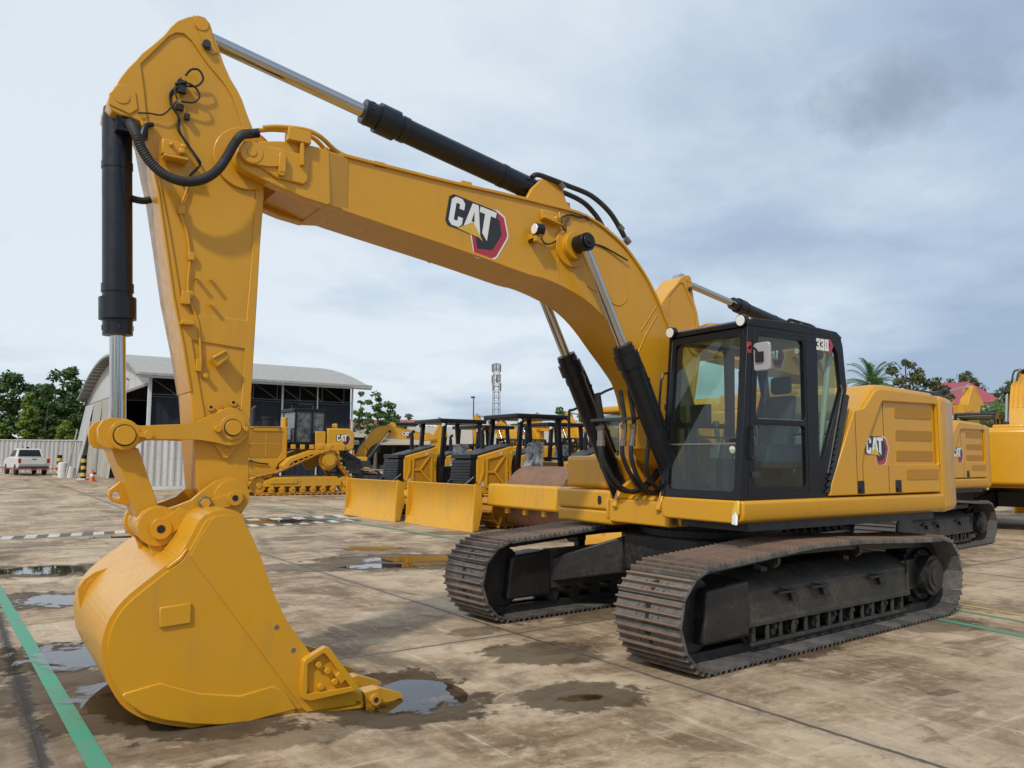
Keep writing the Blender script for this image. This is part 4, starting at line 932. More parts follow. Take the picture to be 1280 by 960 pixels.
def add_boom(root):
    top, bot = cr(O['boom_top']), cr(O['boom_bot'])
    foot = [(.36,1.95),(.34,1.76),(.40,1.62),(.53,1.575),(.68,1.62),(.80,1.70)]
    b = MB(); b.plate(top+foot+bot[::-1], -.26, .26)
    # flanges of top and bottom plates, weld seams
    for line, dd in ((top, 1), (bot, -1)):
        a = off(.004*dd, line); c = off(-.022*dd, line)
        b.plate(a+c[::-1], -.282, .282)
    for s in (O['boom_seam'], O['boom_seam2']):
        for i in range(len(s)-1): b.beam((s[i][0],.2605,s[i][1]), (s[i+1][0],.2605,s[i+1][1]), .014, .006)
    b.ycyl(.52, 1.76, -.30, .30, .17)
    # boom-cylinder boss
    b.ycyl(2.125, 3.757, -.36, .36, .135, n=32); b.ycyl(2.125, 3.757, -.29, .29, .20, n=32)
    boom = b.build('boom', M['yellow'], root, bevel=.008)
    f = MB()
    for s in (1, -1):
        y0, y1 = (.225, .34) if s > 0 else (-.34, -.225)
        f.plate(O['fork'], y0, y1)
        f.plate(O['fork_plate'], *( (.34,.362) if s > 0 else (-.362,-.34) ))
    # tapered throat from fork to box
    f.hexa([(4.63,-.338,3.70),(4.42,-.262,3.705),(4.42,.262,3.705),(4.63,.338,3.70),(4.63,-.338,4.145),(4.42,-.262,4.155),(4.42,.262,4.155),(4.63,.338,4.145)])
    f.hexa([(4.98,-.23,3.80),(4.60,-.23,3.71),(4.60,.23,3.71),(4.98,.23,3.80),(4.90,-.23,4.13),(4.60,-.23,4.13),(4.60,.23,4.13),(4.90,.23,4.13)])
    f.build('boom_fork', M['yellow'], boom, bevel=.012, seg=3)
    f = MB(); f.ycyl(*BOOM_TIP, -.385, .385, .085, n=28); f.ycyl(*BOOM_TIP, .385, .392, .035); f.plate([(5.24,4.07),(4.99,4.035),(4.985,3.93),(5.10,3.90),(5.24,3.895)], .362, .38)
    f.box(4.985,5.035,.362,.405,3.87,4.00); f.ycyl(5.01,4.0,.362,.40,.028,n=8); f.ycyl(5.01,3.87,.362,.40,.028,n=8)
    f.build('boom_tip_pin', M['yellow'], boom, bevel=.006)
    # pipe clamp, hard pipes along the top
    f = MB()
    f.beam((4.86,.372,4.22), (4.85,.372,3.96), .045, .03); f.box(4.79,4.97,.30,.40,4.14,4.24)
    f.build('pipe_bracket', M['yellow'], boom, bevel=.006)
    f = MB()
    for y, dz in ((.36,0), (.24,.02)):
        f.tube([(5.15,y,4.20+dz),(5.03,y,4.235+dz),(4.82,y,4.26+dz),(4.70,y,4.23+dz),(4.50,y-.1,4.175),(4.2,y-.14,4.165),(3.4,y-.14,4.15),(2.6,y-.14,4.15)], .019, 8)
    for x in (4.15, 3.3): f.box(x-.05,x+.05,.02,.26,4.13,4.18)
    f.build('hydraulic_pipe', M['yellow'], boom)
    f = MB()
    for y in (.2, .08, -.04):
        f.tube([(2.05,y,4.13),(1.72,y,4.06),(1.46,y,3.93),(1.16,y,3.64),(.98,y,3.40),(.86,y,3.18)], .02, 6)
    f.build('hydraulic_pipe', M['yellow'], boom)
    f = MB()
    f.tube([(2.50,.13,4.42),(2.44,.14,4.455),(2.30,.17,4.43),(2.10,.20,4.39),(1.84,.22,4.34),(1.62,.24,4.21),(1.48,.25,4.05),(1.42,.25,3.97)], .026, 8)
    f.tube([(2.46,-.02,4.42),(2.30,.0,4.42),(2.05,.08,4.36),(1.85,.12,4.29),(1.70,.14,4.17),(1.62,.15,4.06)], .026, 8)
    f.build('hydraulic_hose', M['rubber'], boom)
    f = MB()
    for p in ((2.2,.18,4.41),(1.41,.25,3.96),(1.6,.15,4.05),(1.5,.25,4.08)): f.cyl(p, Vector(p)+Vector((-.05,0,-.04)), .034, n=10)
    f.build('hose_fitting', M['steel'], boom)
    f = MB()                                       # foot of the stick cylinder
    for y in (-.16, .11): f.plate([(2.62,4.12),(2.0,4.11),(2.02,4.17),(2.1,4.25),(2.16,4.40),(2.26,4.44),(2.40,4.42),(2.52,4.3)], y, y+.05)
    f.box(2.02,2.12,-.1,.12,4.11,4.26); f.build('cylinder_bracket', M['yellow'], boom, bevel=.012)
    badge('maker_badge', boom, (3.51,3.765), (-.985,-.165), .49, .262)
    o = badge('maker_badge', boom, (3.02,3.70), (.985,.12), .49, -.262)
    # lamp, junction box and wiring on the side
    f = MB(); f.box(2.56,2.63,.26,.34,3.72,3.755); f.box(2.60,2.63,.26,.38,3.72,3.80); f.cyl((2.60,.36,3.815),(2.545,.36,3.815),.052,n=8); f.build('lamp_bracket', M['yellow'], boom)
    f = MB(); f.cyl((2.55,.37,3.83),(2.635,.37,3.83),.060,n=8); f.cyl((2.635,.37,3.83),(2.645,.37,3.83),.052,n=8,mi=1); f.build('work_lamp', [M['black'], M['lens']], boom, bevel=.004)
    f = MB(); f.box(2.36,2.50,.26,.30,3.965,4.06); f.plate([(2.50,3.97),(2.30,3.93),(2.30,3.95),(2.50,3.99)], .26, .34); f.ycyl(2.34,3.99,.26,.33,.03,n=8); f.build('junction_box', M['yellow'], boom, bevel=.006)
    f = MB()
    f.tube([(2.34,.33,3.99),(2.30,.31,3.95),(2.22,.29,3.90),(2.26,.28,3.84),(2.36,.28,3.76),(2.44,.28,3.74),(2.5,.30,3.76),(2.53,.33,3.80)], .008, 5)
    f.tube([(2.28,.31,3.96),(2.24,.28,4.03),(2.14,.275,4.075),(2.02,.275,4.07),(1.96,.275,4.09),(1.90,.285,4.06)], .010, 5)
    f.tube([(2.22,.30,3.9),(2.2,.28,3.97),(2.16,.28,4.05)], .008, 5)
    f.tube([(2.06,.33,3.80),(1.90,.27,3.83),(1.72,.27,3.82),(1.48,.29,3.74),(1.42,.29,3.72)], .009, 5)
    f.build('lamp_wiring', M['rubber'], boom)
    f = MB(); f.tube([(1.93,.263,3.40),(1.75,.263,3.33),(1.55,.263,3.25),(1.44,.263,3.30),(1.40,.263,3.42),(1.42,.263,3.56)], .004, 5); f.tube([(1.22,.263,3.02),(1.0,.263,3.30)], .005, 5); f.build('weld_line', M['yellow'], boom)
    return boom

def add_stick(root):
    out = O['stick']
    b = MB(); b.plate(out, -.198, .198)
    for s in (1, -1):
        y0, y1 = (.197,.212) if s > 0 else (-.212,-.197)
        b.plate(out, y0, y1, holes=[O['stick_in'], O['stick_in2']])
    # thicker ears at top and at the bucket-cylinder pin
    for s in (1, -1):
        y0, y1 = (.21,.222) if s > 0 else (-.222,-.21)
        b.plate([(5.66,5.0),(5.56,4.99),(5.535,4.95),(5.50,4.83),(5.47,4.76),(5.505,4.73),(5.56,4.76),(5.62,4.9)], y0, y1)
        b.plate([(6.19,4.17),(6.05,4.13),(6.0,4.18),(6.02,4.30),(6.07,4.34),(6.14,4.33),(6.19,4.25)], y0, y1)
        b.ycyl(*LINK_B, *( (.20,.226) if s > 0 else (-.226,-.20) ), .15)
        b.ycyl(*BOOM_TIP, *( (.20,.224) if s > 0 else (-.224,-.20) ), .24, n=36)
    b.ycyl(*BUCKET_PIN, -.235, .235, .135, n=32)
    # flanges of the front and rear plates
    front = out[1:9]
    b.plate(off(.012, front)+off(-.006, front)[::-1], -.222, .222)
    stick = b.build('stick', M['yellow'], root, bevel=.007)
    f = MB()
    f = MB(); f.ycyl(5.597,4.945,-.228,.228,.05); f.build('stick_pin', M['yellow'], stick)
    f = MB(); f.ycyl(6.11,4.245,-.228,.228,.05); f.build('stick_pin', M['yellow'], stick)
    f = MB(); f.ycyl(5.56,4.79,.222,.26,.03,n=8); f.box(5.53,5.575,.222,.25,4.755,4.80); f.build('grease_fitting', M['grey_dark'], stick)
    for x, z in O['bolts']: f = MB(); f.ycyl(x, z, .21, .265, .014, .016, n=10); f.build('stick_bolt', M['yellow'], stick)
    for k, (x, z) in enumerate(O['bolts2']): f = MB(); f.ycyl(x, z, .21, .228, .026 if k < 2 else .013, n=14); f.ycyl(x, z, .228, .2295, .012 if k < 2 else .005, n=10, mi=1); f.build('stick_bolt', [M['yellow'], M['inside']], stick)
    f = MB(); f.plate(O['tri'], .212, .24); f.ycyl(5.305,1.765,.24,.252,.02,n=12); f.build('stop_plate', M['yellow'], stick, bevel=.012, seg=3)
    # valve block, harness, brackets
    f = MB(); f.box(5.70,5.84,.212,.27,3.88,3.99); f.box(5.69,5.73,.27,.32,3.89,3.93); f.box(5.66,5.83,.212,.31,3.845,3.87); f.ycyl(5.70,3.95,.27,.31,.02,n=10); f.ycyl(5.78,3.95,.27,.30,.015,n=10); f.build('valve_block', M['yellow'], stick, bevel=.008)
    w = O['wire']
    f = MB(); f.tube([(x, .225+.02*(i % 2), z) for i, (x, z) in enumerate(w[:10])], .010, 6); f.tube([(x+.012, .24, z+.01) for x, z in w[:9]], .007, 6)
    f.tube([(5.70,.25,4.50),(5.665,.27,4.55),(5.61,.27,4.56),(5.58,.27,4.50),(5.62,.26,4.44),(5.70,.25,4.42),(5.77,.26,4.38),(5.75,.27,4.30)], .008, 6)
    f.tube([(5.77,.25,4.42),(5.70,.27,4.44),(5.63,.27,4.42),(5.60,.27,4.36),(5.64,.26,4.31),(5.72,.25,4.30)], .008, 6)
    f.tube([(5.75,.25,4.30),(5.80,.24,4.22),(5.85,.235,4.17),(5.93,.23,4.165),(6.0,.23,4.15)], .006, 6)
    f.box(5.69,5.75,.212,.26,4.37,4.46); f.box(5.70,5.75,.212,.25,4.24,4.28); f.box(5.655,5.69,.212,.25,4.18,4.22)
    f.build('wiring_harness', M['rubber'], stick)
    f = MB(); f.tube([(x, .217, z) for x, z in w[9:]], .010, 6)
    for x, z in (w[11], w[13], w[15]): f.box(x-.03,x+.015,.21,.235,z-.03,z+.03)
    f.box(5.60,5.66,.212,.25,2.81,2.90); f.box(5.57,5.66,.212,.27,2.66,2.69); f.box(5.50,5.54,.212,.24,2.33,2.42); f.ycyl(5.47,2.30,.21,.25,.02,n=8)
    f.build('stick_pipe', M['yellow'], stick, bevel=.004)
    wb = O['wirebracket']; f = MB()
    f.plate([wb[1],wb[2],wb[3],wb[4]], .212, .30); f.beam((wb[1][0],.30,wb[1][1]), (wb[2][0],.30,wb[2][1]), .03, .02); f.build('hose_guide', M['yellow'], stick, bevel=.006)
    return stick

def add_bucket(root):
    P = O['bucket']; b = MB()
    shell = P[13:15]+cr(P[15:]+P[0:5])                     # from the lip under, round the back, up to the hump
    inner = off(-.030, shell)
    for k in range(len(shell)-1):
        q = [shell[k], shell[k+1], inner[k+1], inner[k]]
        vs = [(x, -.90, z) for x, z in q]+[(x, .785, z) for x, z in q]
        b.add(vs, [(0,3,7,4), (3,2,6,7), (1,0,4,5)])
    b.plate(shell+inner[::-1], .784, .786); b.plate(shell+inner[::-1], -.901, -.899)
    buck = b.build('bucket', M['yellow'], root, ang=40, merge=True)
    side = shell + P[5:13]
    for s in (1, -1):
        f = MB(); f.plate(side, *( (.782,.82) if s > 0 else (-.935,-.897) ))
        bar = [O['bucket_line'][0], (5.60,1.20),(5.545,1.285)] + P[1:13] + [(4.50,-.02),(4.86,-.012), O['bucket_line'][1]]
        f.plate([(x, z) for x, z in bar], *( (.819,.829) if s > 0 else (-.944,-.934) ))
        for x, z in ((5.085,.575),(4.965,.41)): f.ycyl(x, z, *( (.829,.8305) if s > 0 else (-.9455,-.944) ), .018, n=12, mi=1)
        f.build('side_plate', [M['yellow'], M['steel']], buck, bevel=.006)
        wr = [p for k, p in enumerate(O['wear']) if k not in (7, 8)]; wr[6:7] = [(5.10,.197),(5.02,.150),(4.93,.02)]
        f = MB(); f.plate(wr, *( (.819,.838) if s > 0 else (-.953,-.934) )); f.build('wear_plate', M['yellow'], buck, bevel=.008)
        c = MB(); y = (lambda a, d: (a, d)) if s > 0 else (lambda a, d: (-d-.115, -a-.115))
        c.plate(O['cutter'], *y(.825,.845)); c.plate(O['cutter'], *y(.845,.885), holes=[O['cutter_in']])
        for x, z in ((4.80,.30),(4.735,.25),(4.68,.17),(4.78,.15)): c.ycyl(x, z, *y(.845,.880), .024, n=6)
        c.plate([(4.63,.25),(4.585,.19),(4.64,.15),(4.68,.21)], *y(.845,.882)); c.ycyl(4.855,.13,*y(.845,.852),.012,n=8)
        c.build('side_cutter', M['yellow'], buck, bevel=.007)
    f = MB(); f.plate(O['side_patch'], .82, .840); f.build('identity_plate', M['yellow'], buck, bevel=.008)
    # back: cross bars, wear strips and the lifting rib
    f = MB()
    f.plate([(5.775,1.00),(5.745,1.025),(5.70,1.055),(5.66,1.12),(5.675,1.13),(5.715,1.075),(5.76,1.042),(5.79,1.018)], -.91, .80)
    f.plate([(5.705,1.075),(5.65,1.16),(5.66,1.17),(5.72,1.085)], -.86, .76)
    f.build('cross_bar', M['yellow'], buck, bevel=.006)
    f = MB()
    back_ = cr([P[i] for i in (24,25,26,27,28,29)])
    f.plate(back_ + [(5.84,.945),(5.92,.905),(6.05,.865),(6.12,.815),(6.155,.75),(6.145,.66),(6.125,.58),(6.105,.50)], -.46, -.41)
    f.plate([(6.07+.045*math.cos(a)*.75-.075*math.sin(a)*.45, .755+.045*math.cos(a)*.6+.075*math.sin(a)*.8) for a in [2*math.pi*k/18 for k in range(18)]], -.415, -.395)
    f.build('lifting_rib', M['yellow'], buck, bevel=.010)
    f = MB()
    back = cr(P[18:27])
    for y in (-.62, -.02, .50):
        f.plate(back+off(.022, back)[::-1], y, y+.16)
    f.build('wear_strip', M['yellow'], buck, bevel=.006)
    # lip, adapters and teeth
    f = MB(); f.plate([(4.95,-.035),(4.46,-.06),(4.44,-.03),(4.47,.005),(4.95,.03)], -.93, .82); f.build('cutting_edge', M['yellow'], buck, bevel=.008)
    T = O['tooth']; A = O['adapter']
    for y in (-.84, -.45, -.06, .34, .735):
        f = MB(); f.plate(A, y-.075, y+.075); f.build('tooth_adapter', M['yellow'], buck, bevel=.018, seg=2)
        f = MB(); tip = (T[3][0]-.01, T[3][1])
        f.hexa([(T[6][0]+.01,y-.075,T[6][1]),(T[6][0]+.01,y+.075,T[6][1]),(4.30,y+.062,-.075),(4.30,y-.062,-.075),(T[0][0]+.01,y-.07,T[0][1]+.012),(T[0][0]+.01,y+.07,T[0][1]+.012),(4.30,y+.055,.052),(4.30,y-.055,.052)])
        f.hexa([(4.31,y-.062,-.075),(4.31,y+.062,-.075),(tip[0],y+.035,tip[1]-.012),(tip[0],y-.035,tip[1]-.012),(4.31,y-.055,.055),(4.31,y+.055,.055),(tip[0],y+.032,tip[1]+.008),(tip[0],y-.032,tip[1]+.008)])
        f.ycyl(4.345,-.018,y-.088,y+.088,.040,n=14); f.ycyl(4.345,-.018,y+.0875,y+.0895,.020,n=10,mi=1)
        f.build('tooth', [M['yellow'], M['inside']], buck, bevel=.010)
    # ears that carry the two pins
    for s in (1, -1):
        y = (lambda a, d: (a, d)) if s > 0 else (lambda a, d: (-d, -a))
        f = MB(); f.plate(O['ear'], *y(.245,.30)); f.ycyl(*BUCKET_PIN, *y(.24,.325), .125, n=30); f.ycyl(*LINK_D, *y(.235,.325), .135, n=30)
        f.plate(O['ear_plate'], *y(.325,.345)); f.ycyl(5.262,1.42,*y(.345,.358),.055,n=24); f.ycyl(5.262,1.42,*y(.358,.361),.022,n=14,mi=1)
        f.ycyl(5.468,1.392,*y(.345,.362),.046,n=18,mi=2); f.ycyl(5.468,1.392,*y(.362,.385),.034,n=6)
        f.plate(O['ear_plate2'], *y(.325,.345)); f.ycyl(5.75,1.222,*y(.345,.356),.07,n=24); f.ycyl(5.75,1.222,*y(.356,.359),.028,n=14,mi=1); f.ycyl(5.56,1.315,*y(.345,.36),.03,n=8)
        f.build('bucket_ear', [M['yellow'], M['inside'], M['steel']], buck, bevel=.008)
    f = MB(); f.ycyl(*LINK_D, -.24, .24, .085); f.ycyl(*BUCKET_PIN, -.24, .24, .075); f.build('bucket_pin', M['yellow'], buck)
    return buck
def add_links(root):
    res = []
    for s in (1, -1):
        y = (lambda a, d: (a, d)) if s > 0 else (lambda a, d: (-d, -a))
        f = MB(); f.plate(O['link_near'], *y(.228,.290))
        for p, r in ((LINK_A,.088), (LINK_B,.078)):
            f.ycyl(*p, *y(.22,.305), r+.012, n=28); f.ycyl(*p, *y(.305,.330), r-.022, n=28); f.ycyl(*p, *y(.305,.309), r-.014, n=28, mi=1)
        f.ycyl(5.852,1.862,*y(.29,.345),.030,n=12); f.box(5.84,5.90,*y(.29,.33),1.845,1.88)
        f.ycyl(5.39,1.915,*y(.29,.33),.024,n=10); f.ycyl(5.19,1.92,*y(.29,.32),.018,n=10)
        res.append(f.build('idler_link', [M['yellow'], M['inside']], root, bevel=.008))
    f = MB()
    f.plate(O['power'], -.20, .20); f.ycyl(*LINK_A, -.215, .215, .115, n=28); f.ycyl(*LINK_D, -.235, .235, .12, n=28)
    f.plate(O['eye'], -.03, .02, holes=[circle(5.995,1.443,.025,14)])
    res.append(f.build('bucket_link', M['yellow'], root, bevel=.010))
    return res

main = empty('excavator', (2.1891, 9.0230, 0), R(-146.2), 'large yellow excavator in the foreground with its bucket resting on the wet concrete', 'excavator', 'excavators parked in the yard')
US = R(4.0)
add_undercarriage(main, US)
add_upper(main)
add_cab(main)
boom = add_boom(main); stick = add_stick(main); bucket = add_bucket(main); links = add_links(main)
def arm_cylinders(root, tb, ts):
    def tr(p, y, m): return m @ Vector((p[0], y, p[1]))
    cylinder(root, tr(SC_F,0,tb), tr(SC_P,0,ts), (tr(SC_P,0,ts)-tr(SC_F,0,tb)).length-1.41, .108, .058, 'stick_cylinder', glen=.30)
    cylinder(root, tr(BC_F,0,ts), tr(LINK_A,0,ts), 1.68, .100, .054, 'bucket_cylinder', glen=.25, eye=False)
    for y in (.45, -.45):
        L = (tr(BM_P,y,tb)-Vector((BM_F[0],y,BM_F[1]))).length
        c = cylinder(root, (BM_F[0],y,BM_F[1]), tr(BM_P,y,tb), L-1.06, .100, .050, 'boom_cylinder', mat='black', glen=.20, pipe=(-.8,0,.5))
        k = MB(); q = tr(BM_P,y,tb); k.cyl(q+Vector((0,-.075,0)), q+Vector((0,.075,0)), .088, n=24)
        sg = 1 if y > 0 else -1
        k.cyl(q+Vector((0,.075*sg,0)), q+Vector((0,.10*sg,0)), .065, n=20); k.cyl(q+Vector((0,.1*sg,0)), q+Vector((0,.11*sg,0)), .03, n=12)
        k.build('rod_eye', M['black'], c, bevel=.008)
ID = Matrix.Identity(4)
arm_cylinders(main, ID, ID)
# loose hoses of this machine
f = MB(); hp = O['hose']; f.tube([(x, .40 if 0 < i < len(hp)-2 else .33, z) for i, (x, z) in enumerate(hp)], .033, 10, sub=14, rib=.10)
hose_big = f.build('arm_hose', M['rubber'], main)
f = MB(); f.tube([(6.05,.18,4.06),(6.10,.16,4.12),(6.12,.10,4.16)], .03, 8); f.box(6.03,6.13,.06,.18,4.02,4.14); f.build('hose_elbow', M['black'], main)
f = MB(); f.tube([(6.0,.24,4.02),(5.98,.26,3.96),(5.95,.24,4.06),(5.9,.22,4.09)], .018, 8); f.box(5.93,6.02,.18,.24,3.97,4.05); f.build('hose_elbow', M['black'], main)
f = MB(); f.tube([(6.09,-.02,3.66),(6.02,.0,3.60),(5.92,.02,3.58),(5.86,.02,3.60)], .026, 8); f.build('short_hose', M['black'], main)
for y, dx in ((.30,0), (.22,.05), (-.16,.02), (-.26,-.03)):
    f = MB(); f.tube([(1.42+dx,y,2.40),(1.36+dx,y,2.05),(1.38+dx,y*.9,1.75),(1.22,y*.8,1.46),(.98,y*.7,1.36),(.7,y*.6,1.5),(.5,y*.6,1.75)], .023, 8)
    hs = f.build('boom_hose', M['rubber'], main)
    f = MB(); f.cyl((1.385+dx,y,2.06),(1.37+dx,y,2.02),.034,n=8); f.cyl((1.37+dx,y,2.02),(1.375+dx,y*.96,1.90),.026,n=8); f.cyl((1.375+dx,y*.96,1.90),(1.38+dx,y*.93,1.84),.034,n=8); f.build('hose_coupling', M['steel'], hs)
f = MB(); f.tube([(1.26,.40,2.25),(1.22,.36,1.9),(1.20,.30,1.6),(1.0,.24,1.42),(.8,.18,1.5)], .022, 8); f.build('boom_hose', M['rubber'], main)
f = MB(); f.box(1.33,1.43,-.30,.34,2.10,2.13); f.build('hose_clamp', M['grey_dark'], main)
# tag pouch tied to the cab corner
f = MB(); f.hexa([(1.19,1.40,1.13),(1.22,1.47,1.13),(1.235,1.45,1.13),(1.205,1.38,1.13),(1.175,1.40,1.26),(1.185,1.45,1.26),(1.20,1.44,1.26),(1.19,1.38,1.26)])
pouch = f.build('tag_pouch', M['white_clean'], None, bevel=.01); 
f = MB(); f.hexa([(1.18,1.38,1.22),(1.19,1.47,1.22),(1.21,1.46,1.22),(1.20,1.37,1.22),(1.165,1.42,1.345),(1.17,1.46,1.345),(1.185,1.45,1.345),(1.18,1.41,1.345)]); f.build('yellow_ribbon', M['decal_yellow'], pouch, bevel=.008)
pouch.location = main.location; pouch.rotation_euler = main.rotation_euler
tag(pouch, 'white plastic tag pouch with yellow ribbon tied below the cab corner of the nearest excavator', 'tag pouch')
# ---------------------------------------------------------------- other excavators of the yard: copies in other poses
def far_track_mesh():
    b = MB(); sh = shoe_mb(detail=False)
    for x, z, a in resample(track_loop(), 50):
        m = Matrix.Translation((x, 0, z)) @ Matrix(((math.cos(a), 0, math.sin(a), 0), (0, -1, 0, 0), (math.sin(a), 0, -math.cos(a), 0), (0, 0, 0, 1)))
        b.add([m @ Vector(v) for v in sh.v], sh.f)
    b.box(-1.9, 1.9, -.1, .1, .12, .2); b.box(-1.6, 1.6, -.1, .1, .74, .82)
    return b
M['shoe_far'] = paint('worn_track_steel', (.085,.082,.08), dirt=(.22,.11,.055), amt=1.0, rough=.65, scale=5, coat=0)
def rotm(p, ang):
    P = Vector((p[0], 0, p[1])); return Matrix.Translation(P) @ Matrix.Rotation(R(-ang), 4, 'Y') @ Matrix.Translation(-P)
SKIP_ALWAYS = {'track', 'stick_cylinder', 'bucket_cylinder', 'boom_cylinder', 'arm_hose', 'hose_elbow', 'boom_hose', 'hose_clamp', 'short_hose', 'lamp_wiring', 'wiring_harness', 'weld_line', 'wiper', 'round_sticker', 'door_seal', 'identity_plate', 'window_strip'}
SKIP_FAR = SKIP_ALWAYS | {'stick_bolt', 'grease_fitting', 'bottom_roller', 'roller_guard', 'step', 'carrier_roller', 'final_drive', 'idler', 'travel_pedals', 'monitor', 'control_console', 'grab_bar', 'door_handle', 'junction_box', 'lamp_bracket', 'stick_pipe', 'valve_block', 'hose_guide', 'stop_plate', 'pipe_bracket', 'boom_tip_pin', 'hose_fitting', 'stick_pin', 'cross_bar', 'side_cutter', 'floor_mat', 'corner_post', 'mirror', 'door_gap', 'step_hole', 'front_handrail', 'wear_plate'}
SEG = {'boom': 0, 'stick': 1, 'bucket': 2, 'idler_link': 1, 'bucket_link': 1}
_ft = [None]
def pose(loc, rz, db, ds, label, skip=SKIP_ALWAYS, badge_red=False, us=US):
    r = empty('excavator', loc, rz, label, 'excavator', 'excavators parked in the yard')
    mb = rotm(BOOM_FOOT, db); ms = mb @ rotm(BOOM_TIP, ds)
    extra = {'maker_badge'} if badge_red else set()
    for ch in list(main.children):
        nm = ch.name.split('.')[0]
        if nm in skip: continue
        c = copy_tree(ch, r, skip | extra)
        if nm in SEG: c.matrix_local = (mb, ms, ms)[SEG[nm]]
    arm_cylinders(r, mb, ms)
    for s in (1, -1):
        if _ft[0] is None: o = far_track_mesh().build('track', M['shoe_far'], r); _ft[0] = o
        else: o = _ft[0].copy(); COL.objects.link(o); o.parent = r
        o.location = (-math.sin(us)*s*G, math.cos(us)*s*G, 0); o.rotation_euler.z = us
    if badge_red:
        bm = [c for c in r.children if c.name.split('.')[0] == 'boom'][0]
        for y, sg in ((.262, 1), (-.262, -1)):
            f = MB(); y0, y1 = sorted((y, y+sg*.004)); f.box(3.0, 4.1, y0, y1, 3.70, 4.02, 0)
            for k in range(6): f.box(3.10+k*.155, 3.21+k*.155, *sorted((y+sg*.004, y+sg*.006)), 3.76, 3.96, 1)
            f.build('boom_plaque', [M['red'], M['white_clean']], bm, smooth=False)
    return r
def face(dx, dy): return math.atan2(dy, dx)
FB = face(-.819, -.573)
# the one right behind the nearest machine, parked parallel to it
E2 = pose((7.21, 16.50, 0), R(-90-53.0), -4, 15, 'yellow excavator parked right behind the nearest one, showing past its counterweight and above its cab')
pose((13.6, 21.5, 0), face(.62, .78), -2, 8, 'yellow excavator cut by the right edge of the frame, seen from its counterweight', SKIP_FAR)
p = W(1213, 35.0); pose((p.x-5.6*.9, p.y-5.6*.43, 0), face(.9, .43), -1, 3, 'yellow excavator with a red plaque on its boom, standing in front of the red roof', SKIP_FAR, True)
p = W(1243, 52.0); pose((p.x+5.5*.819, p.y+5.5*.573, 0), FB, -2, 0, 'farthest yellow excavator on the right, its stick head just below the bright green bush tree', SKIP_FAR)
# row in the middle distance: facing away to the left, booms up
for (u, dd), lab in zip(((598,59),(629,60.5),(673,57),(713,55)),
    ('far yellow excavator with its stick head directly right of the thin lamp pole', 'far yellow excavator with its stick head at the foot of the lattice tower',
     'far yellow excavator with its stick head between the lattice tower and the centre trees', 'far yellow excavator with a red boom plaque, right end of the row behind the bulldozers')):
    p = W(u, dd); fx, fy = -.573, .819
    pose((p.x-5.55*fx, p.y-5.55*fy, 0), face(fx, fy), -1.5, 0, lab, SKIP_FAR, u == 713)
p = W(538, 54); fx, fy = .93, .37
pose((p.x-5.35*fx, p.y-5.35*fy, 0), face(fx, fy), -11.5, 8, 'yellow excavator facing right behind the dozer blades, in front of the low tan-roofed warehouse', SKIP_FAR)

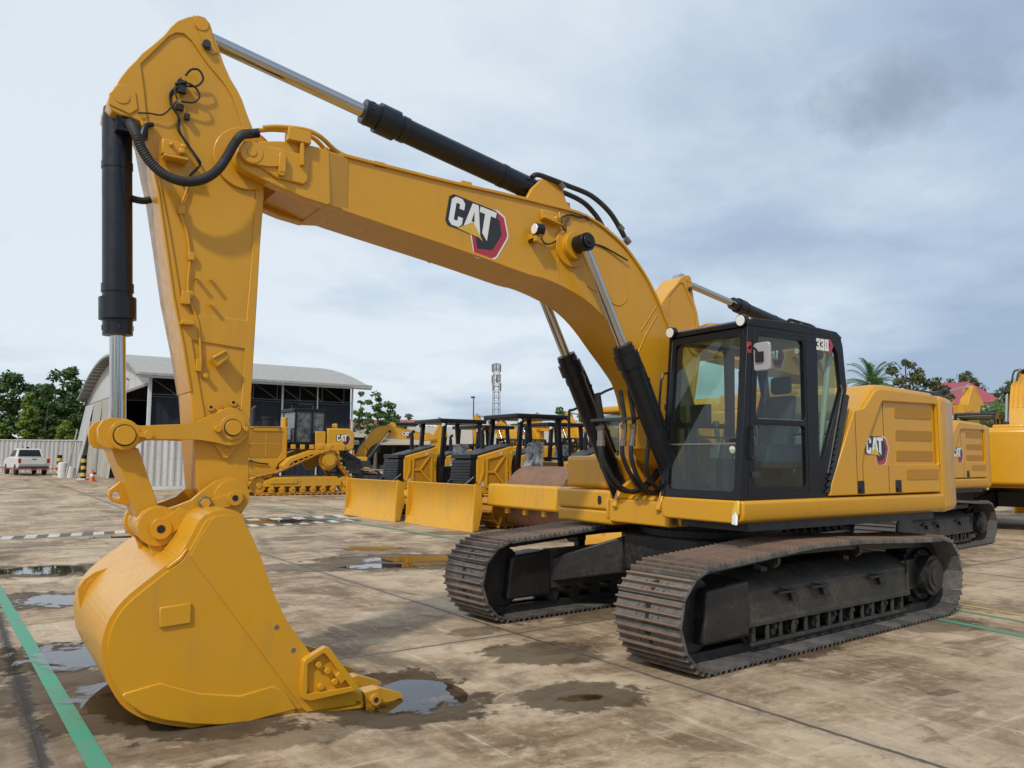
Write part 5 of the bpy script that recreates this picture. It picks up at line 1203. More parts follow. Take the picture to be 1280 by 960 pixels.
# ---------------------------------------------------------------- bulldozers
def belt(root, loop, n, wid, y, mat, gro=.06, name='track'):
    pts = resample(loop, n); q = loop+[loop[0]]; per = sum(math.dist(a, b) for a, b in zip(q, q[1:])); h = wid/2; l = per/n*.47
    b = MB()
    for x, z, a in pts:
        m = Matrix.Translation((x, y, z)) @ Matrix(((math.cos(a), 0, math.sin(a), 0), (0, -1, 0, 0), (math.sin(a), 0, -math.cos(a), 0), (0, 0, 0, 1)))
        t = MB(); t.box(-l, l, -h, h, -.025, 0); t.box(l*.62, l, -h, h, 0, gro); t.box(-l*.9, l*.9, -.13, .13, -.10, -.03)
        b.add([m @ Vector(v) for v in t.v], t.f)
    return b.build(name, mat, root, smooth=False)
def small_dozer(loc, label):
    r = empty('bulldozer', loc, FB, label, 'bulldozer', 'bulldozers parked in the yard')
    Yd, Dd = M['yellow_far'], M['yellow_dirty']
    lp = [(-1.20,.06),(1.25,.06)] + circle(1.25,.44,.38,10,-90,90)[1:] + [(.4,.86),(-.6,.88)] + circle(-1.22,.46,.40,10,90,270)[:-1]
    for s in (1, -1):
        y = s*1.02; belt(r, lp, 36, .60, y, Dd)
        f = MB(); f.box(-1.0,1.2,y-.14,y+.14,.28,.56); f.ycyl(1.25,.44,y-.12,y+.12,.30); f.ycyl(-1.22,.46,y-.12,y+.12,.30); f.ycyl(-1.22,.46,y-.2,y+.2,.16)
        for k in range(6): f.ycyl(-.9+k*.37,.22,y-.16,y+.16,.11,n=14)
        f.ycyl(.2,.74,y-.1,y+.1,.08,n=12); f.box(-.9,1.1,y-.17,y+.17,.30,.36)
        f.build('track_frame', Yd, r, bevel=.015)
    # blade: curved mouldboard, end plates, cutting edge
    prof = [(2.36,.03),(2.30,.18),(2.235,.36),(2.205,.55),(2.21,.74),(2.25,.92),(2.32,1.07)]
    f = MB(); f.plate(prof+off(.035, prof)[::-1], -1.66, 1.66); bl = f.build('blade', Yd, r, ang=60)
    for y in (-1.675, 1.655): f = MB(); f.plate([(2.40,.02),(2.34,1.12),(2.16,1.05),(2.12,.5),(2.24,.02)], y, y+.03); f.build('blade_end', Yd, bl, bevel=.008)
    f = MB(); f.hexa([(2.36,-1.69,-.01),(2.42,-1.69,-.01),(2.42,1.69,-.01),(2.36,1.69,-.01),(2.31,-1.69,.20),(2.345,-1.69,.20),(2.345,1.69,.20),(2.31,1.69,.20)]); f.build('cutting_edge', Yd, bl, bevel=.006)
    f = MB(); f.box(2.02,2.20,-.9,.9,.30,.75); f.beam((2.1,-.35,.55),(1.2,-.35,.50),.16,.18); f.beam((2.1,.35,.55),(1.2,.35,.50),.16,.18); f.box(2.0,2.16,-.3,.3,.7,1.0)
    f.beam((2.1,.7,.45),(1.1,.72,.42),.16,.2); f.beam((2.1,-.7,.45),(1.1,-.72,.42),.16,.2); f.build('push_frame', Yd, r, bevel=.02)
    for s in (1, -1):
        f = MB(); f.cyl((2.05,s*.30,.82),(1.86,s*.40,1.0),.04,n=12); f.cyl((1.86,s*.40,1.0),(1.62,s*.50,1.22),.055,n=14); f.build('lift_cylinder', M['black'], r)
    # nose: black grille, sloping hood, side guards with crossed braces
    f = MB(); f.hexa([(1.60,-.47,.78),(1.78,-.47,.78),(1.78,.47,.78),(1.60,.47,.78),(1.52,-.45,1.70),(1.70,-.45,1.66),(1.70,.45,1.66),(1.52,.45,1.70)])
    for k in range(11): z = .84+k*.072; x = 1.775-.087*(z-.78); f.box(x, x+.035, -.43, .43, z, z+.026)
    f.box(1.50,1.72,-.47,.47,1.69,1.80)
    f.build('grille', M['black'], r, bevel=.012)
    f = MB(); f.plate([(1.52,.80),(.42,.80),(.42,2.02),(1.52,1.74)], -.46, .46); f.build('hood', Yd, r, bevel=.03, seg=3)
    f = MB(); f.plate([(1.55,1.752),(.45,2.035),(.45,2.075),(1.55,1.80)], -.40, .40); f.build('hood_top', M['grey_dark'], r, bevel=.01)
    for s in (1, -1):
        y = s*.462; g = MB(); y0, y1 = sorted((y, y+s*.006)); g.plate([(1.25,.98),(.62,.98),(.62,1.82),(1.22,1.68)], y0, y1); pn = g.build('side_screen', M['vent'], r, smooth=False)
        g = MB(); yy = y+s*.02
        for a, c in (((1.25,.98),(1.22,1.70)),((.62,.98),(.62,1.84)),((1.25,.98),(.62,.98)),((1.22,1.69),(.62,1.83)),((1.20,1.36),(1.0,1.36)),((1.0,1.36),(.66,1.80)),((1.0,1.36),(.66,1.0)),((.5,1.0),(.55,1.85)),((.55,1.35),(.44,1.9)),((1.45,1.05),(1.34,1.35)),((1.34,1.35),(1.34,1.7))):
            g.beam((a[0],yy,a[1]),(c[0],yy,c[1]),.035,.05)
        g.build('side_guard', Yd, pn)
        g = MB(); g.box(1.32,1.44,*sorted((y, y+s*.01)),1.0,1.12); g.build('warning_plate', M['white_clean'], pn, smooth=False)
        badge('maker_badge', r, (.86 if s > 0 else .70, 1.80), (-s*1,.0), .14, y+s*.012)
    # operator station: black boxes, canopy on four posts
    f = MB(); f.box(-1.1,.42,-.72,-.40,.95,1.46); f.box(-1.1,.42,.40,.72,.95,1.46); f.box(-1.1,.42,-.72,.72,.85,1.05); f.box(.32,.44,-.70,.70,1.0,1.75); st = f.build('operator_platform', M['cab_black'], r, bevel=.03, seg=3)
    for x0, x1, z0 in ((.40,.30,1.45),(-1.02,-.92,1.40)):
        for y in (-.66, .66): f = MB(); f.beam((x0,y,z0),(x1,y,2.74),.10,.12); f.build('canopy_post', M['cab_black'], r, bevel=.012)
    for z, t_ in ((2.1,.08),(1.7,.06)): f = MB(); f.beam((-.97,-.61,z),(-.97,.61,z),t_,t_); f.build('canopy_crossbar', M['cab_black'], r)
    f = MB(); f.box(-1.16,.52,-.80,.80,2.74,2.86); f.build('canopy_roof', M['cab_black'], r, bevel=.03, seg=3)
    f = MB(); f.box(-.55,-.05,-.27,.27,1.32,1.46); f.hexa([(-.62,-.26,1.4),(-.48,-.26,1.4),(-.48,.26,1.4),(-.62,.26,1.4),(-.74,-.24,2.08),(-.62,-.24,2.08),(-.62,.24,2.08),(-.74,.24,2.08)]); f.build('seat', M['grey_dark'], r, bevel=.05, seg=3)
    f = MB(); f.hexa([(-.72,-.30,1.4),(-.38,-.32,1.38),(-.38,.32,1.38),(-.72,.30,1.4),(-.80,-.28,2.14),(-.56,-.26,2.14),(-.56,.26,2.14),(-.80,.28,2.14)]); f.build('seat_cover', M['film'], r, bevel=.06, seg=2)
    f = MB(); f.box(-1.75,-1.1,-.70,.70,.80,1.62); f.build('fuel_tank', Yd, r, bevel=.06, seg=3)
    f = MB(); f.cyl((.9,-.25,1.9),(.9,-.25,2.35),.06,n=14); f.tube([(.9,-.25,2.35),(.9,-.25,2.46),(.82,-.25,2.5)],.05,10); f.build('exhaust', M['black'], r)
    for y in (.74,-.74): f = MB(); f.cyl((.36,y,2.68),(.42,y,2.68),.05,n=12); f.build('work_lamp', M['lens'], r)
    return r
small_dozer((-4.0+2.3*.819, 23.05+2.3*.573, 0), 'small open-canopy yellow bulldozer with its straight blade left of the other small bulldozer')
sd = small_dozer((-1.78+2.3*.819, 20.15+2.3*.573, 0), 'small open-canopy yellow bulldozer parked between its twin and the roller drum')
for ox, oy, lab in ((-1.3, 28.9, 'canopy bulldozer in the second row, behind the gap left of the two front bulldozers'), (1.15, 26.6, 'canopy bulldozer in the second row, behind the two front bulldozers'), (3.1, 24.4, 'canopy bulldozer in the second row, behind the rusty roller drum'), (5.3, 27.5, 'rearmost canopy bulldozer, behind the black boom cylinders')):
    o = copy_tree(sd, None, {'warning_plate', 'lift_cylinder'}); o.location = (ox, oy, 0); o['label'] = lab

def big_dozer(loc, label):
    r = empty('bulldozer', loc, FB, label, 'bulldozer', 'bulldozers parked in the yard'); Yd = M['yellow_far']; Dd = M['yellow_dirty']
    def arc(cx, cz, rr, a0, a1): return circle(cx, cz, rr, 8, a0, a1)
    lp = arc(1.95,.46,.40,-90,78) + [(.9,1.12),(.0,1.52)] + arc(-1.15,1.52,.47,100,-20+40) + arc(-1.95,.46,.40,25,-90)
    lp = [(-1.95,.06),(1.95,.06)] + arc(1.95,.46,.40,-80,70) + [(1.2,1.02),(.3,1.42),(-.6,1.82)] + arc(-1.15,1.52,.47,95,190) + arc(-1.95,.46,.40,165,260)
    for s in (1, -1):
        y = s*1.06; belt(r, lp, 46, .58, y, Dd, gro=.07)
        f = MB(); f.plate([(-1.7,.38),(1.75,.38),(1.75,.62),(1.3,.80),(-1.5,.80),(-1.75,.62)], y-.20, y+.22); f.box(.3,1.5,y+.2,y+.26,.5,.74)
        for k in range(3): f.ycyl(.2+k*.28,.62,y+.2,y+.26,.03,n=10)
        f.build('track_frame', Yd, r, bevel=.03)
        for x in (1.95,-1.95): f = MB(); f.ycyl(x,.46,y-.14,y+.14,.33,n=30); f.ycyl(x,.46,y-.2,y+.2,.12); f.build('idler', Yd, r, bevel=.01)
        f = MB(); n = 44; rr = [.46 if i % 2 else .41 for i in range(n)]
        f.plate([(-1.15+rr[i]*math.cos(6.2832*i/n), 1.52+rr[i]*math.sin(6.2832*i/n)) for i in range(n)], y-.05, y+.05)
        f.ycyl(-1.15,1.52,y-.3*s if s < 0 else y-.3,y+.22 if s > 0 else y+.3,.33,n=30); f.ycyl(-1.15,1.52,*sorted((y+s*.22,y+s*.27)),.24,n=26)
        for i in range(14): t = 6.2832*i/14; f.ycyl(-1.15+.28*math.cos(t),1.52+.28*math.sin(t),*sorted((y+s*.22,y+s*.245)),.02,n=6)
        f.build('sprocket', Yd, r)
        f = MB()
        for k in range(7): f.ycyl(-1.35+k*.46,.26,y-.2,y+.2,.14,n=16); f.box(-1.42+k*.46,-1.28+k*.46,y-.22,y+.24,.26,.42)
        f.build('bottom_roller', Yd, r)
    f = MB(); f.plate([(2.75,.75),(1.2,.75),(.9,1.35),(.55,1.6),(.55,2.98),(2.55,2.94),(2.75,2.6)], -.62, .62); f.build('hood', Yd, r, bevel=.05, seg=3)
    for s in (1, -1):
        g = MB(); g.plate([(2.25,1.62),(1.0,1.62),(.82,1.95),(.82,2.78),(2.2,2.78)], *sorted((s*.622, s*.634))); g.build('hood_door', M['vent'], r, smooth=False)
        g = MB(); g.box(1.50,1.53,*sorted((s*.634, s*.642)),1.66,2.76); g.box(.86,2.2,*sorted((s*.634, s*.642)),2.20,2.23); g.build('door_rib', Yd, r)
        g = MB(); g.tube([(.95,s*.64,2.84),(.95,s*.72,2.92),(2.1,s*.72,2.90),(2.1,s*.64,2.82)],.02,6); g.build('hood_handrail', M['grey_dark'], r)
        g = MB(); g.box(2.30,2.62,*sorted((s*.622, s*.66)),1.9,2.5); g.build('service_panel', Yd, r, bevel=.02)
        g = MB(); g.tube([(2.55,s*.66,1.75),(2.3,s*.70,1.55),(1.9,s*.70,1.40),(1.4,s*.68,1.35)],.035,6); g.build('lift_hose', M['rubber'], r)
        g = MB(); g.plate([(.95,1.30),(.6,1.62),(-.3,1.95),(-1.6,1.95),(-1.6,1.80),(-.4,1.78),(.5,1.45),(.9,1.05)], *sorted((s*.7, s*1.25))); g.build('fender', Yd, r, bevel=.02)
    f = MB(); f.box(-2.0,-.62,-.95,.95,1.95,2.25)
    for k in range(5): f.box(-1.25+k*.42-.12,-1.25+k*.42+.10,.95,1.0,2.0,2.2)
    f.build('lower_cab_panel', Yd, r, bevel=.03)
    f = MB()
    for x in (.30, -.45, -1.05):
        for y in (-.82, .82): f.beam((x,y,2.1),(x-.04,y*.94,3.66),.09,.09)
    f.box(-1.12,.38,-.84,.84,3.64,3.80); f.box(-1.1,.36,-.82,.82,2.05,2.32); f.box(-1.1,-.45,-.84,.84,2.3,2.72)
    cb = f.build('cab', M['cab_black'], r, bevel=.02)
    f = MB(); f.box(-1.02,.28,-.79,.79,2.3,3.64); f.build('cab_window', M['glass_teal'], cb, smooth=False)
    f = MB(); f.box(-.6,-.1,-.3,.3,2.2,2.5); f.box(-.65,-.5,-.28,.28,2.4,3.2); f.build('seat', M['grey_dark'], cb, bevel=.04)
    f = MB(); f.box(-1.10,-.62,.60,.88,2.22,2.80); f.build('side_step', Yd, r, bevel=.03)
    f = MB(); f.plate([(-1.18,1.98),(-2.35,1.95),(-2.5,2.1),(-2.5,2.72),(-2.3,2.95),(-1.18,2.95)], -.86, .86); f.box(-1.95,-1.8,-.2,.2,2.95,3.2); f.build('fuel_tank', Yd, r, bevel=.06, seg=3)
    badge('maker_badge', r, (-1.62,2.38), (-1,0), .52, .862)
    f = MB(); f.cyl((1.85,-.25,2.9),(1.85,-.25,3.55),.10,n=16); f.tube([(1.85,-.25,3.55),(1.85,-.25,3.75),(1.72,-.25,3.86)],.07,10); f.build('exhaust', M['grey_dark'], r)
    f = MB(); f.cyl((1.25,.1,2.9),(1.25,.1,3.32),.24,n=22); f.cyl((1.25,.1,3.32),(1.25,.1,3.42),.30,n=22); f.build('air_cleaner', M['black'], r)
    f = MB(); f.cyl((.62,.35,2.9),(.62,.35,3.4),.13,n=16); f.build('coolant_tank', Yd, r, bevel=.03)
    f = MB(); f.tube([(-.55,.6,3.8),(-.55,.6,3.98),(.1,.6,3.98)],.03,6); f.build('roof_rail', M['grey_dark'], r)
    f = MB(); f.tube([(.4,.8,3.66),(.5,.8,3.95)],.02,6); f.build('antenna', M['grey_dark'], r)
    f = MB(); f.cyl((2.3,.66,1.55),(2.38,.74,1.55),.11,n=16); f.build('head_lamp', M['lens'], r)
    f = MB(); f.box(-3.0,-2.2,-.5,.5,.9,1.5); f.beam((-2.9,0,1.3),(-3.3,0,.5),.18,.35); f.beam((-2.2,.4,1.9),(-3.0,.4,1.45),.16,.16); f.beam((-2.2,-.4,1.9),(-3.0,-.4,1.45),.16,.16); f.box(-3.3,-2.9,-.9,.9,1.2,1.5); f.build('ripper', M['grey_dark'], r, bevel=.02)
    prof = [(3.75,.05),(3.62,.4),(3.55,.8),(3.58,1.2),(3.72,1.62)]
    f = MB(); f.plate(prof+off(.05, prof)[::-1], -1.95, 1.95); f.build('blade', Yd, r, ang=60)
    for s in (1, -1):
        f = MB(); f.beam((3.6,s*.6,.5),(.9,s*.6,.62),.22,.28); f.build('push_arm', Yd, r, bevel=.03)
        f = MB(); f.cyl((3.6,s*.5,1.2),(2.4,s*.72,2.4),.07,n=12); f.build('lift_cylinder', Yd, r)
    return r
big_dozer((-9.75, 36.05, .06), 'big yellow bulldozer with closed black cab, parked in front of the dark hangar side')

# ---------------------------------------------------------------- roller
def roller(loc, label):
    r = empty('road_roller', loc, FB, label, 'road roller'); Yd = M['yellow_far']
    f = MB(); f.ycyl(3.0,.76,-1.07,1.07,.76,n=72)
    for y in (-.36, .36): f.ycyl(3.0,.76,y-.006,y+.006,.763,n=72)
    f.ycyl(3.0,.76,-1.075,1.075,.70,n=60); f.build('drum', M['drum'], r, ang=60, bevel=.01)
    f = MB()
    f.hexa([(3.92,-1.32,.56),(4.08,-1.32,.60),(4.08,1.32,.60),(3.92,1.32,.56),(3.88,-1.32,1.12),(4.04,-1.32,1.10),(4.04,1.32,1.10),(3.88,1.32,1.12)])
    for s in (1, -1): f.box(1.95,3.95,*sorted((s*1.14,s*1.32)),.62,1.10)
    f.box(1.85,2.1,-1.32,1.32,.62,1.15); f.box(1.4,1.9,-.5,.5,.6,1.0)
    fr = f.build('drum_frame', Yd, r, bevel=.04, seg=3)
    f = MB()
    for y in (-.7, .0, .7): f.box(3.86,3.94,y-.06,y+.06,.44,.56)
    f.build('scraper', Yd, fr, bevel=.01)
    f = MB(); f.box(-.2,1.4,-.75,.75,.75,1.35); f.hexa([(-2.2,-.8,.9),(-.2,-.8,.9),(-.2,.8,.9),(-2.2,.8,.9),(-2.1,-.7,1.75),(-.2,-.75,1.95),(-.2,.75,1.95),(-2.1,.7,1.75)]); f.build('body', Yd, r, bevel=.06, seg=3)
    f = MB()
    for x0, x1 in ((1.15,1.0), (-.2,-.15)):
        for y in (-.75, .75): f.beam((x0,y,1.3),(x1,y*.95,2.85),.10,.10)
    f.box(-.2,1.2,-.77,.77,1.3,1.75)
    cb = f.build('cab', M['cab_black'], r, bevel=.02)
    f = MB(); f.box(-.15,1.02,-.71,.71,1.75,2.8); f.build('cab_window', M['glass_dark'], cb, smooth=False)
    f = MB(); f.box(-.35,1.25,-.85,.85,2.84,3.0); f.build('cab_roof', Yd, r, bevel=.05, seg=3)
    for s in (1, -1):
        f = MB(); f.ycyl(-1.0,.74,*sorted((s*.62,s*1.10)),.74,n=40); f.build('tyre', M['tyre'], r, bevel=.08, seg=3)
        f = MB(); f.ycyl(-1.0,.74,*sorted((s*1.09,s*1.115)),.36,n=30); f.build('rim', Yd, r, bevel=.02)
    return r
roller((1.05+3.0*.819, 18.7+3.0*.573, 0), 'yellow soil roller with a rusty smooth steel drum, parked behind the nearest excavator')
# ---------------------------------------------------------------- buildings
def corrugated(b, p, q, z0, z1, n, amp=.03, zt0=0, zt1=0, lean=0, mi=0, both=.012):
    """trapezoid sheet from p to q (plan), n ribs"""
    p = Vector((*p, 0)); q = Vector((*q, 0)); ax = q-p; s = Vector((-ax.y, ax.x, 0)).normalized(); vs = []
    m = n*4
    for i in range(m+1):
        t = i/m; k = (0, 1, 1, 0)[i % 4]*amp
        c = p+ax*t
        a = c+s*k; vs.append((a.x+s.x*lean, a.y+s.y*lean, z0)); vs.append((a.x, a.y, z1+zt0+(zt1-zt0)*t))
    o = len(vs)
    back = [(x-s.x*both, y-s.y*both, z) for x, y, z in vs]
    fs = [(2*i, 2*i+1, 2*i+3, 2*i+2) for i in range(m)] + [(o+2*i+2, o+2*i+3, o+2*i+1, o+2*i) for i in range(m)]
    fs += [(0, o, o+1, 1), (2*m+1, o+2*m+1, o+2*m, 2*m)]
    for k in (0, 1):
        fs += [(2*i+k, 2*i+2+k, o+2*i+2+k, o+2*i+k) for i in range(m)]
    b.add(vs, fs, mi)
def hangar():
    base = gz(-19.8, 43.6)
    h = empty('hangar', (-19.85, 43.7, base), R(35), 'large open-sided hangar with an arched white gable and pale sheet roof, left of the yard', 'hangar')
    Lx, D, ez = 11.9, 23.6, 5.95
    def prof(y):                                   # roof height over the span
        t = abs(y-D/2)/(D/2); return ez+2.0*(1-t**1.9)
    ys = [-1.0+i*(D+2.0)/28 for i in range(29)]
    def pr(y): return prof(min(max(y, 0), D)) - (.16 if y < 0 or y > D else 0)*abs(y if y < 0 else y-D)
    b = MB(); vs = []; fs = []
    for y in ys:
        for x in (-.75, Lx+.9): vs += [(x, y, pr(y)+.14), (x, y, pr(y))]
    n = len(ys)
    for i in range(n-1):
        a = 4*i; c = 4*(i+1); fs += [(a, a+2, c+2, c), (a+1, c+1, c+3, a+3), (a, c, c+1, a+1), (a+2, a+3, c+3, c+2)]
    fs += [(0, 1, 3, 2), (4*n-4, 4*n-2, 4*n-1, 4*n-3)]
    b.add(vs, fs); roof = b.build('roof', M['roof_tan'], h, ang=15)
    b = MB(); b.beam((-.70,-.95,pr(-.95)-.08),(Lx+.85,-.95,pr(-.95)-.08),.08,.12); b.build('eave_beam', M['truss'], roof, smooth=False)
    for y in ys[1:-1]: b = MB(); b.box(-.72,-.05,y-.04,y+.04,pr(y)-.10,pr(y)+.01); b.build('purlin', M['truss'], roof, smooth=False)
    # gable: arched white sheet above the doors
    b = MB(); q = [(y, prof(y)-.02) for y in [D*i/24 for i in range(25)]]
    b.plate([(0, 5.45)]+q+[(D, 5.45)], -.04, .04, 'x')
    g = b.build('gable_wall', M['sheet_white'], h)
    b = MB(); b.box(-.12, -.045, 0, D, 5.32, 5.46); b.box(-.10,-.045,7.2,7.35,5.46,6.2); b.build('door_rail', M['truss'], g)
    b = MB(); b.cyl((-.05,6.2,6.1),(-.5,6.2,6.35),.05,n=8); b.cyl((-.5,6.2,6.35),(-.62,6.2,6.22),.16,.24,n=14); b.build('flood_lamp', M['truss'], g)
    for y0, y1, ln, mt in ((7.6,11.6,.55,'sheet_cream'),(11.9,15.2,.15,'sheet_cream'),(15.5,19.4,.35,'sheet_cream'),(19.6,23.8,.9,'sheet_grey')):
        b = MB(); corrugated(b, (-.16, y0), (-.16, y1), .05, 5.34, 14, .05, lean=ln); b.build('sliding_door', M[mt], h, smooth=False)
    for x, y, q in ((0,0,.09),(2.7,0,.05),(7.4,0,.05),(9.6,0,.035),(Lx,0,.05),(0,D,.09),(Lx,D,.09)):
        b = MB(); b.box(x-q, x+q, y-q, y+q, 0, ez-.05); b.build('column', M['white'], h, bevel=.01)
    # netting hung along the long side, interior shade put into near-black walls behind it
    for x0, x1 in ((.12,2.62),(2.78,7.32),(7.48,9.54),(9.66,Lx-.08)):
        b = MB(); m = 18; vs = []
        for i in range(m+1):
            x = x0+(x1-x0)*i/m; y = .12+.03*math.sin(i*1.7)
            vs += [(x, y, .05), (x, y, 4.72), (x, y+.02, .05), (x, y+.02, 4.72)]
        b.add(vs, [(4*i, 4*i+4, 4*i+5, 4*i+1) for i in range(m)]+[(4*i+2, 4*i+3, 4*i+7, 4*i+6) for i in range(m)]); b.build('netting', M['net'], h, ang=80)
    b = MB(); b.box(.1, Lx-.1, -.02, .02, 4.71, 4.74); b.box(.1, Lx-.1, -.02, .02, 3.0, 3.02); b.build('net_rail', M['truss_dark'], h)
    b = MB()
    for x in [i*1.42 for i in range(9)]:
        if x+1.42 <= Lx+.01: b.beam((x,.10,5.80),(x+1.42,.10,4.86),.04,.04)
        b.beam((x,.10,4.8),(x,.10,5.85),.04,.04)
    b.beam((0,.10,4.86),(Lx,.10,4.86),.045,.045); b.beam((0,.10,5.80),(Lx,.10,5.80),.05,.05)
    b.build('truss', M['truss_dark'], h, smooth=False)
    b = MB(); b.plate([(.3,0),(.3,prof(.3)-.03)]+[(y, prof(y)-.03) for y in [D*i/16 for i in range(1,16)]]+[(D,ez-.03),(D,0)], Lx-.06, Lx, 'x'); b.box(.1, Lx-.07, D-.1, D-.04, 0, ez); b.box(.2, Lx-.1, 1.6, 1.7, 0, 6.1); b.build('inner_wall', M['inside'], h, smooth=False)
    b = MB(); b.box(.02, Lx, .2, D, .01, .03); b.build('floor_slab', M['grey_dark'], h, smooth=False)
hangar()
def container():
    p = W(213, 37.0)
    c = empty('container', p, R(35-8), 'white corrugated steel container standing in front of the hangar netting', 'container')
    b = MB(); corrugated(b, (-1.2, 0), (1.4, 0), .18, 2.42, 9, .035); b.build('side_wall', M['sheet_white'], c, smooth=False)
    b = MB(); corrugated(b, (-1.2, 5.9), (-1.2, .04), .18, 2.42, 20, .035); b.box(-1.17,1.4,.08,5.9,2.40,2.46); b.box(1.36,1.4,.05,5.9,.18,2.42); b.build('container_body', M['sheet_white'], c, smooth=False)
    b = MB(); b.box(-1.24,1.44,-.06,.02,.0,.17); b.box(-1.24,1.44,-.06,.02,2.425,2.52)
    for x in (-1.24, 1.36): b.box(x,x+.08,-.06,.02,.172,2.423)
    b.build('frame', M['white'], c, bevel=.01)
container()
def fence():
    b = MB(); p, q = (-52, 57.5), (-27.5, 60.5); base = gz(-35, 58)
    corrugated(b, p, q, base-.1, base+2.35, 78, .06)
    f = b.build('sheet_fence', M['sheet_grey'], smooth=False); tag(f, 'grey corrugated sheet fence behind the white pickup', 'fence')
    r = MB(); r.beam((*p, base+2.38), (*q, base+2.38), .07, .06); r.build('top_rail', M['white'], f)
fence()
def warehouse():
    h = empty('warehouse', (-5, 84, 0), R(-3), 'long low warehouse with a pale tan roof behind the parked machines', 'warehouse')
    b = MB(); b.hexa([(-22,-1.2,3.0),(24,-1.2,3.0),(24,5,5.0),(-22,5,5.0),(-22,-1.2,3.12),(24,-1.2,3.12),(24,5,5.12),(-22,5,5.12)]); b.hexa([(-22,5,5.0),(24,5,5.0),(24,11,3.0),(-22,11,3.0),(-22,5,5.12),(24,5,5.12),(24,11,3.12),(-22,11,3.12)])
    b.build('roof', M['roof_beige'], h, smooth=False)
    b = MB(); b.box(-21.5,23.5,4,4.2,0,4.4); b.box(-21.5,23.5,0,.12,0,.9); b.build('wall', M['grey_dark'], h, smooth=False)
    for k in range(12):
        b = MB(); b.box(-21.5+k*4.05,-21.3+k*4.05,-.1,.1,0,3.2); b.build('column', M['truss'], h)
    for k, (x, z) in enumerate(((-14,0),(-8,0),(-2,0),(3,0),(9,0),(14,0))):
        b = MB(); b.box(x,x+2.4,1.5,3,0,1.6+.3*(k % 3)); b.build('stored_crate', M['steel'] if k % 2 else M['grey_dark'], h)
    r = empty('shed', (-19.5, 104, 0), R(4), 'small shed with a faded red roof beyond the warehouse', 'shed')
    b = MB(); b.hexa([(-6,-3,5.2),(7,-3,5.2),(7,2,6.6),(-6,2,6.6),(-6,-3,5.3),(7,-3,5.3),(7,2,6.7),(-6,2,6.7)]); b.build('roof', M['roof_red'], r, smooth=False)
    b = MB(); b.box(-5.6,6.6,-2.5,2,0,5.3); b.build('wall', M['sheet_cream'], r, smooth=False)
warehouse()
def red_house():
    p = W(1199, 95); h = empty('house', p, R(-30), 'house with a faded red hipped roof among the trees on the right', 'house')
    ez, rz_ = 8.2, 10.9; b = MB()
    e = [(-5,-3.6,ez),(4.6,-3.6,ez),(4.6,3.6,ez),(-5,3.6,ez)]; r = [(-1.6,0,rz_),(1.2,0,rz_)]
    b.add(e+r, [(0,1,5,4),(1,2,5),(2,3,4,5),(3,0,4),(3,2,1,0)]); b.build('roof', M['roof_red'], h, smooth=False)
    b = MB(); b.box(-4.4,4.0,-3,3,0,ez); b.build('wall', M['white'], h, smooth=False)
    for x in (-3, 0, 2.6):
        b = MB(); b.box(x-.5,x+.5,-3.05,-3.0,5.6,7.2); b.build('window', M['glass_dark'], h, smooth=False)
red_house()
def tower():
    p = W(620.5, 150, 0); t = empty('radio_tower', p, .3, 'tall steel lattice radio tower with antennas on the skyline', 'radio tower')
    b = MB(); H = 19.4
    def hw(z): return .75-.30*z/H
    for sx in (-1, 1):
        for sy in (-1, 1): b.beam((sx*hw(0),sy*hw(0),0),(sx*hw(H),sy*hw(H),H),.07,.07)
    k = 18
    for i in range(k):
        z0, z1 = H*i/k, H*(i+1)/k
        for sx, sy, ex, ey in ((-1,-1,1,-1),(1,-1,1,1),(1,1,-1,1),(-1,1,-1,-1)):
            b.beam((sx*hw(z0),sy*hw(z0),z0),(ex*hw(z1),ey*hw(z1),z1),.035,.035); b.beam((sx*hw(z1),sy*hw(z1),z1),(ex*hw(z1),ey*hw(z1),z1),.05,.05)
    b.build('lattice_mast', M['truss_dark'], t, smooth=False)
    for i, (z, a) in enumerate(((18.6,.3),(18.6,2.4),(18.6,4.4),(16.6,1.2),(16.4,3.3),(16.6,5.3),(15.0,.2),(15.0,3.6))):
        b = MB(); c = Vector((math.cos(a)*.85, math.sin(a)*.85, z)); b.box(c.x-.14,c.x+.14,c.y-.1,c.y+.1,z-.75,z+.75); b.beam(c, (0,0,z), .06,.06); b.build('antenna', M['truss'], t)
    p = W(592, 92, 0); l = empty('lamp_pole', p, 0, 'thin lone lamp pole left of the lattice tower', 'lamp pole')
    b = MB(); b.cyl((0,0,0),(0,0,8.6),.10,.06,10); b.build('pole', M['grey_dark'], l)
    b = MB(); b.box(-.3,.15,-.12,.12,8.55,8.75); b.build('lamp_head', M['grey_dark'], l)
tower()

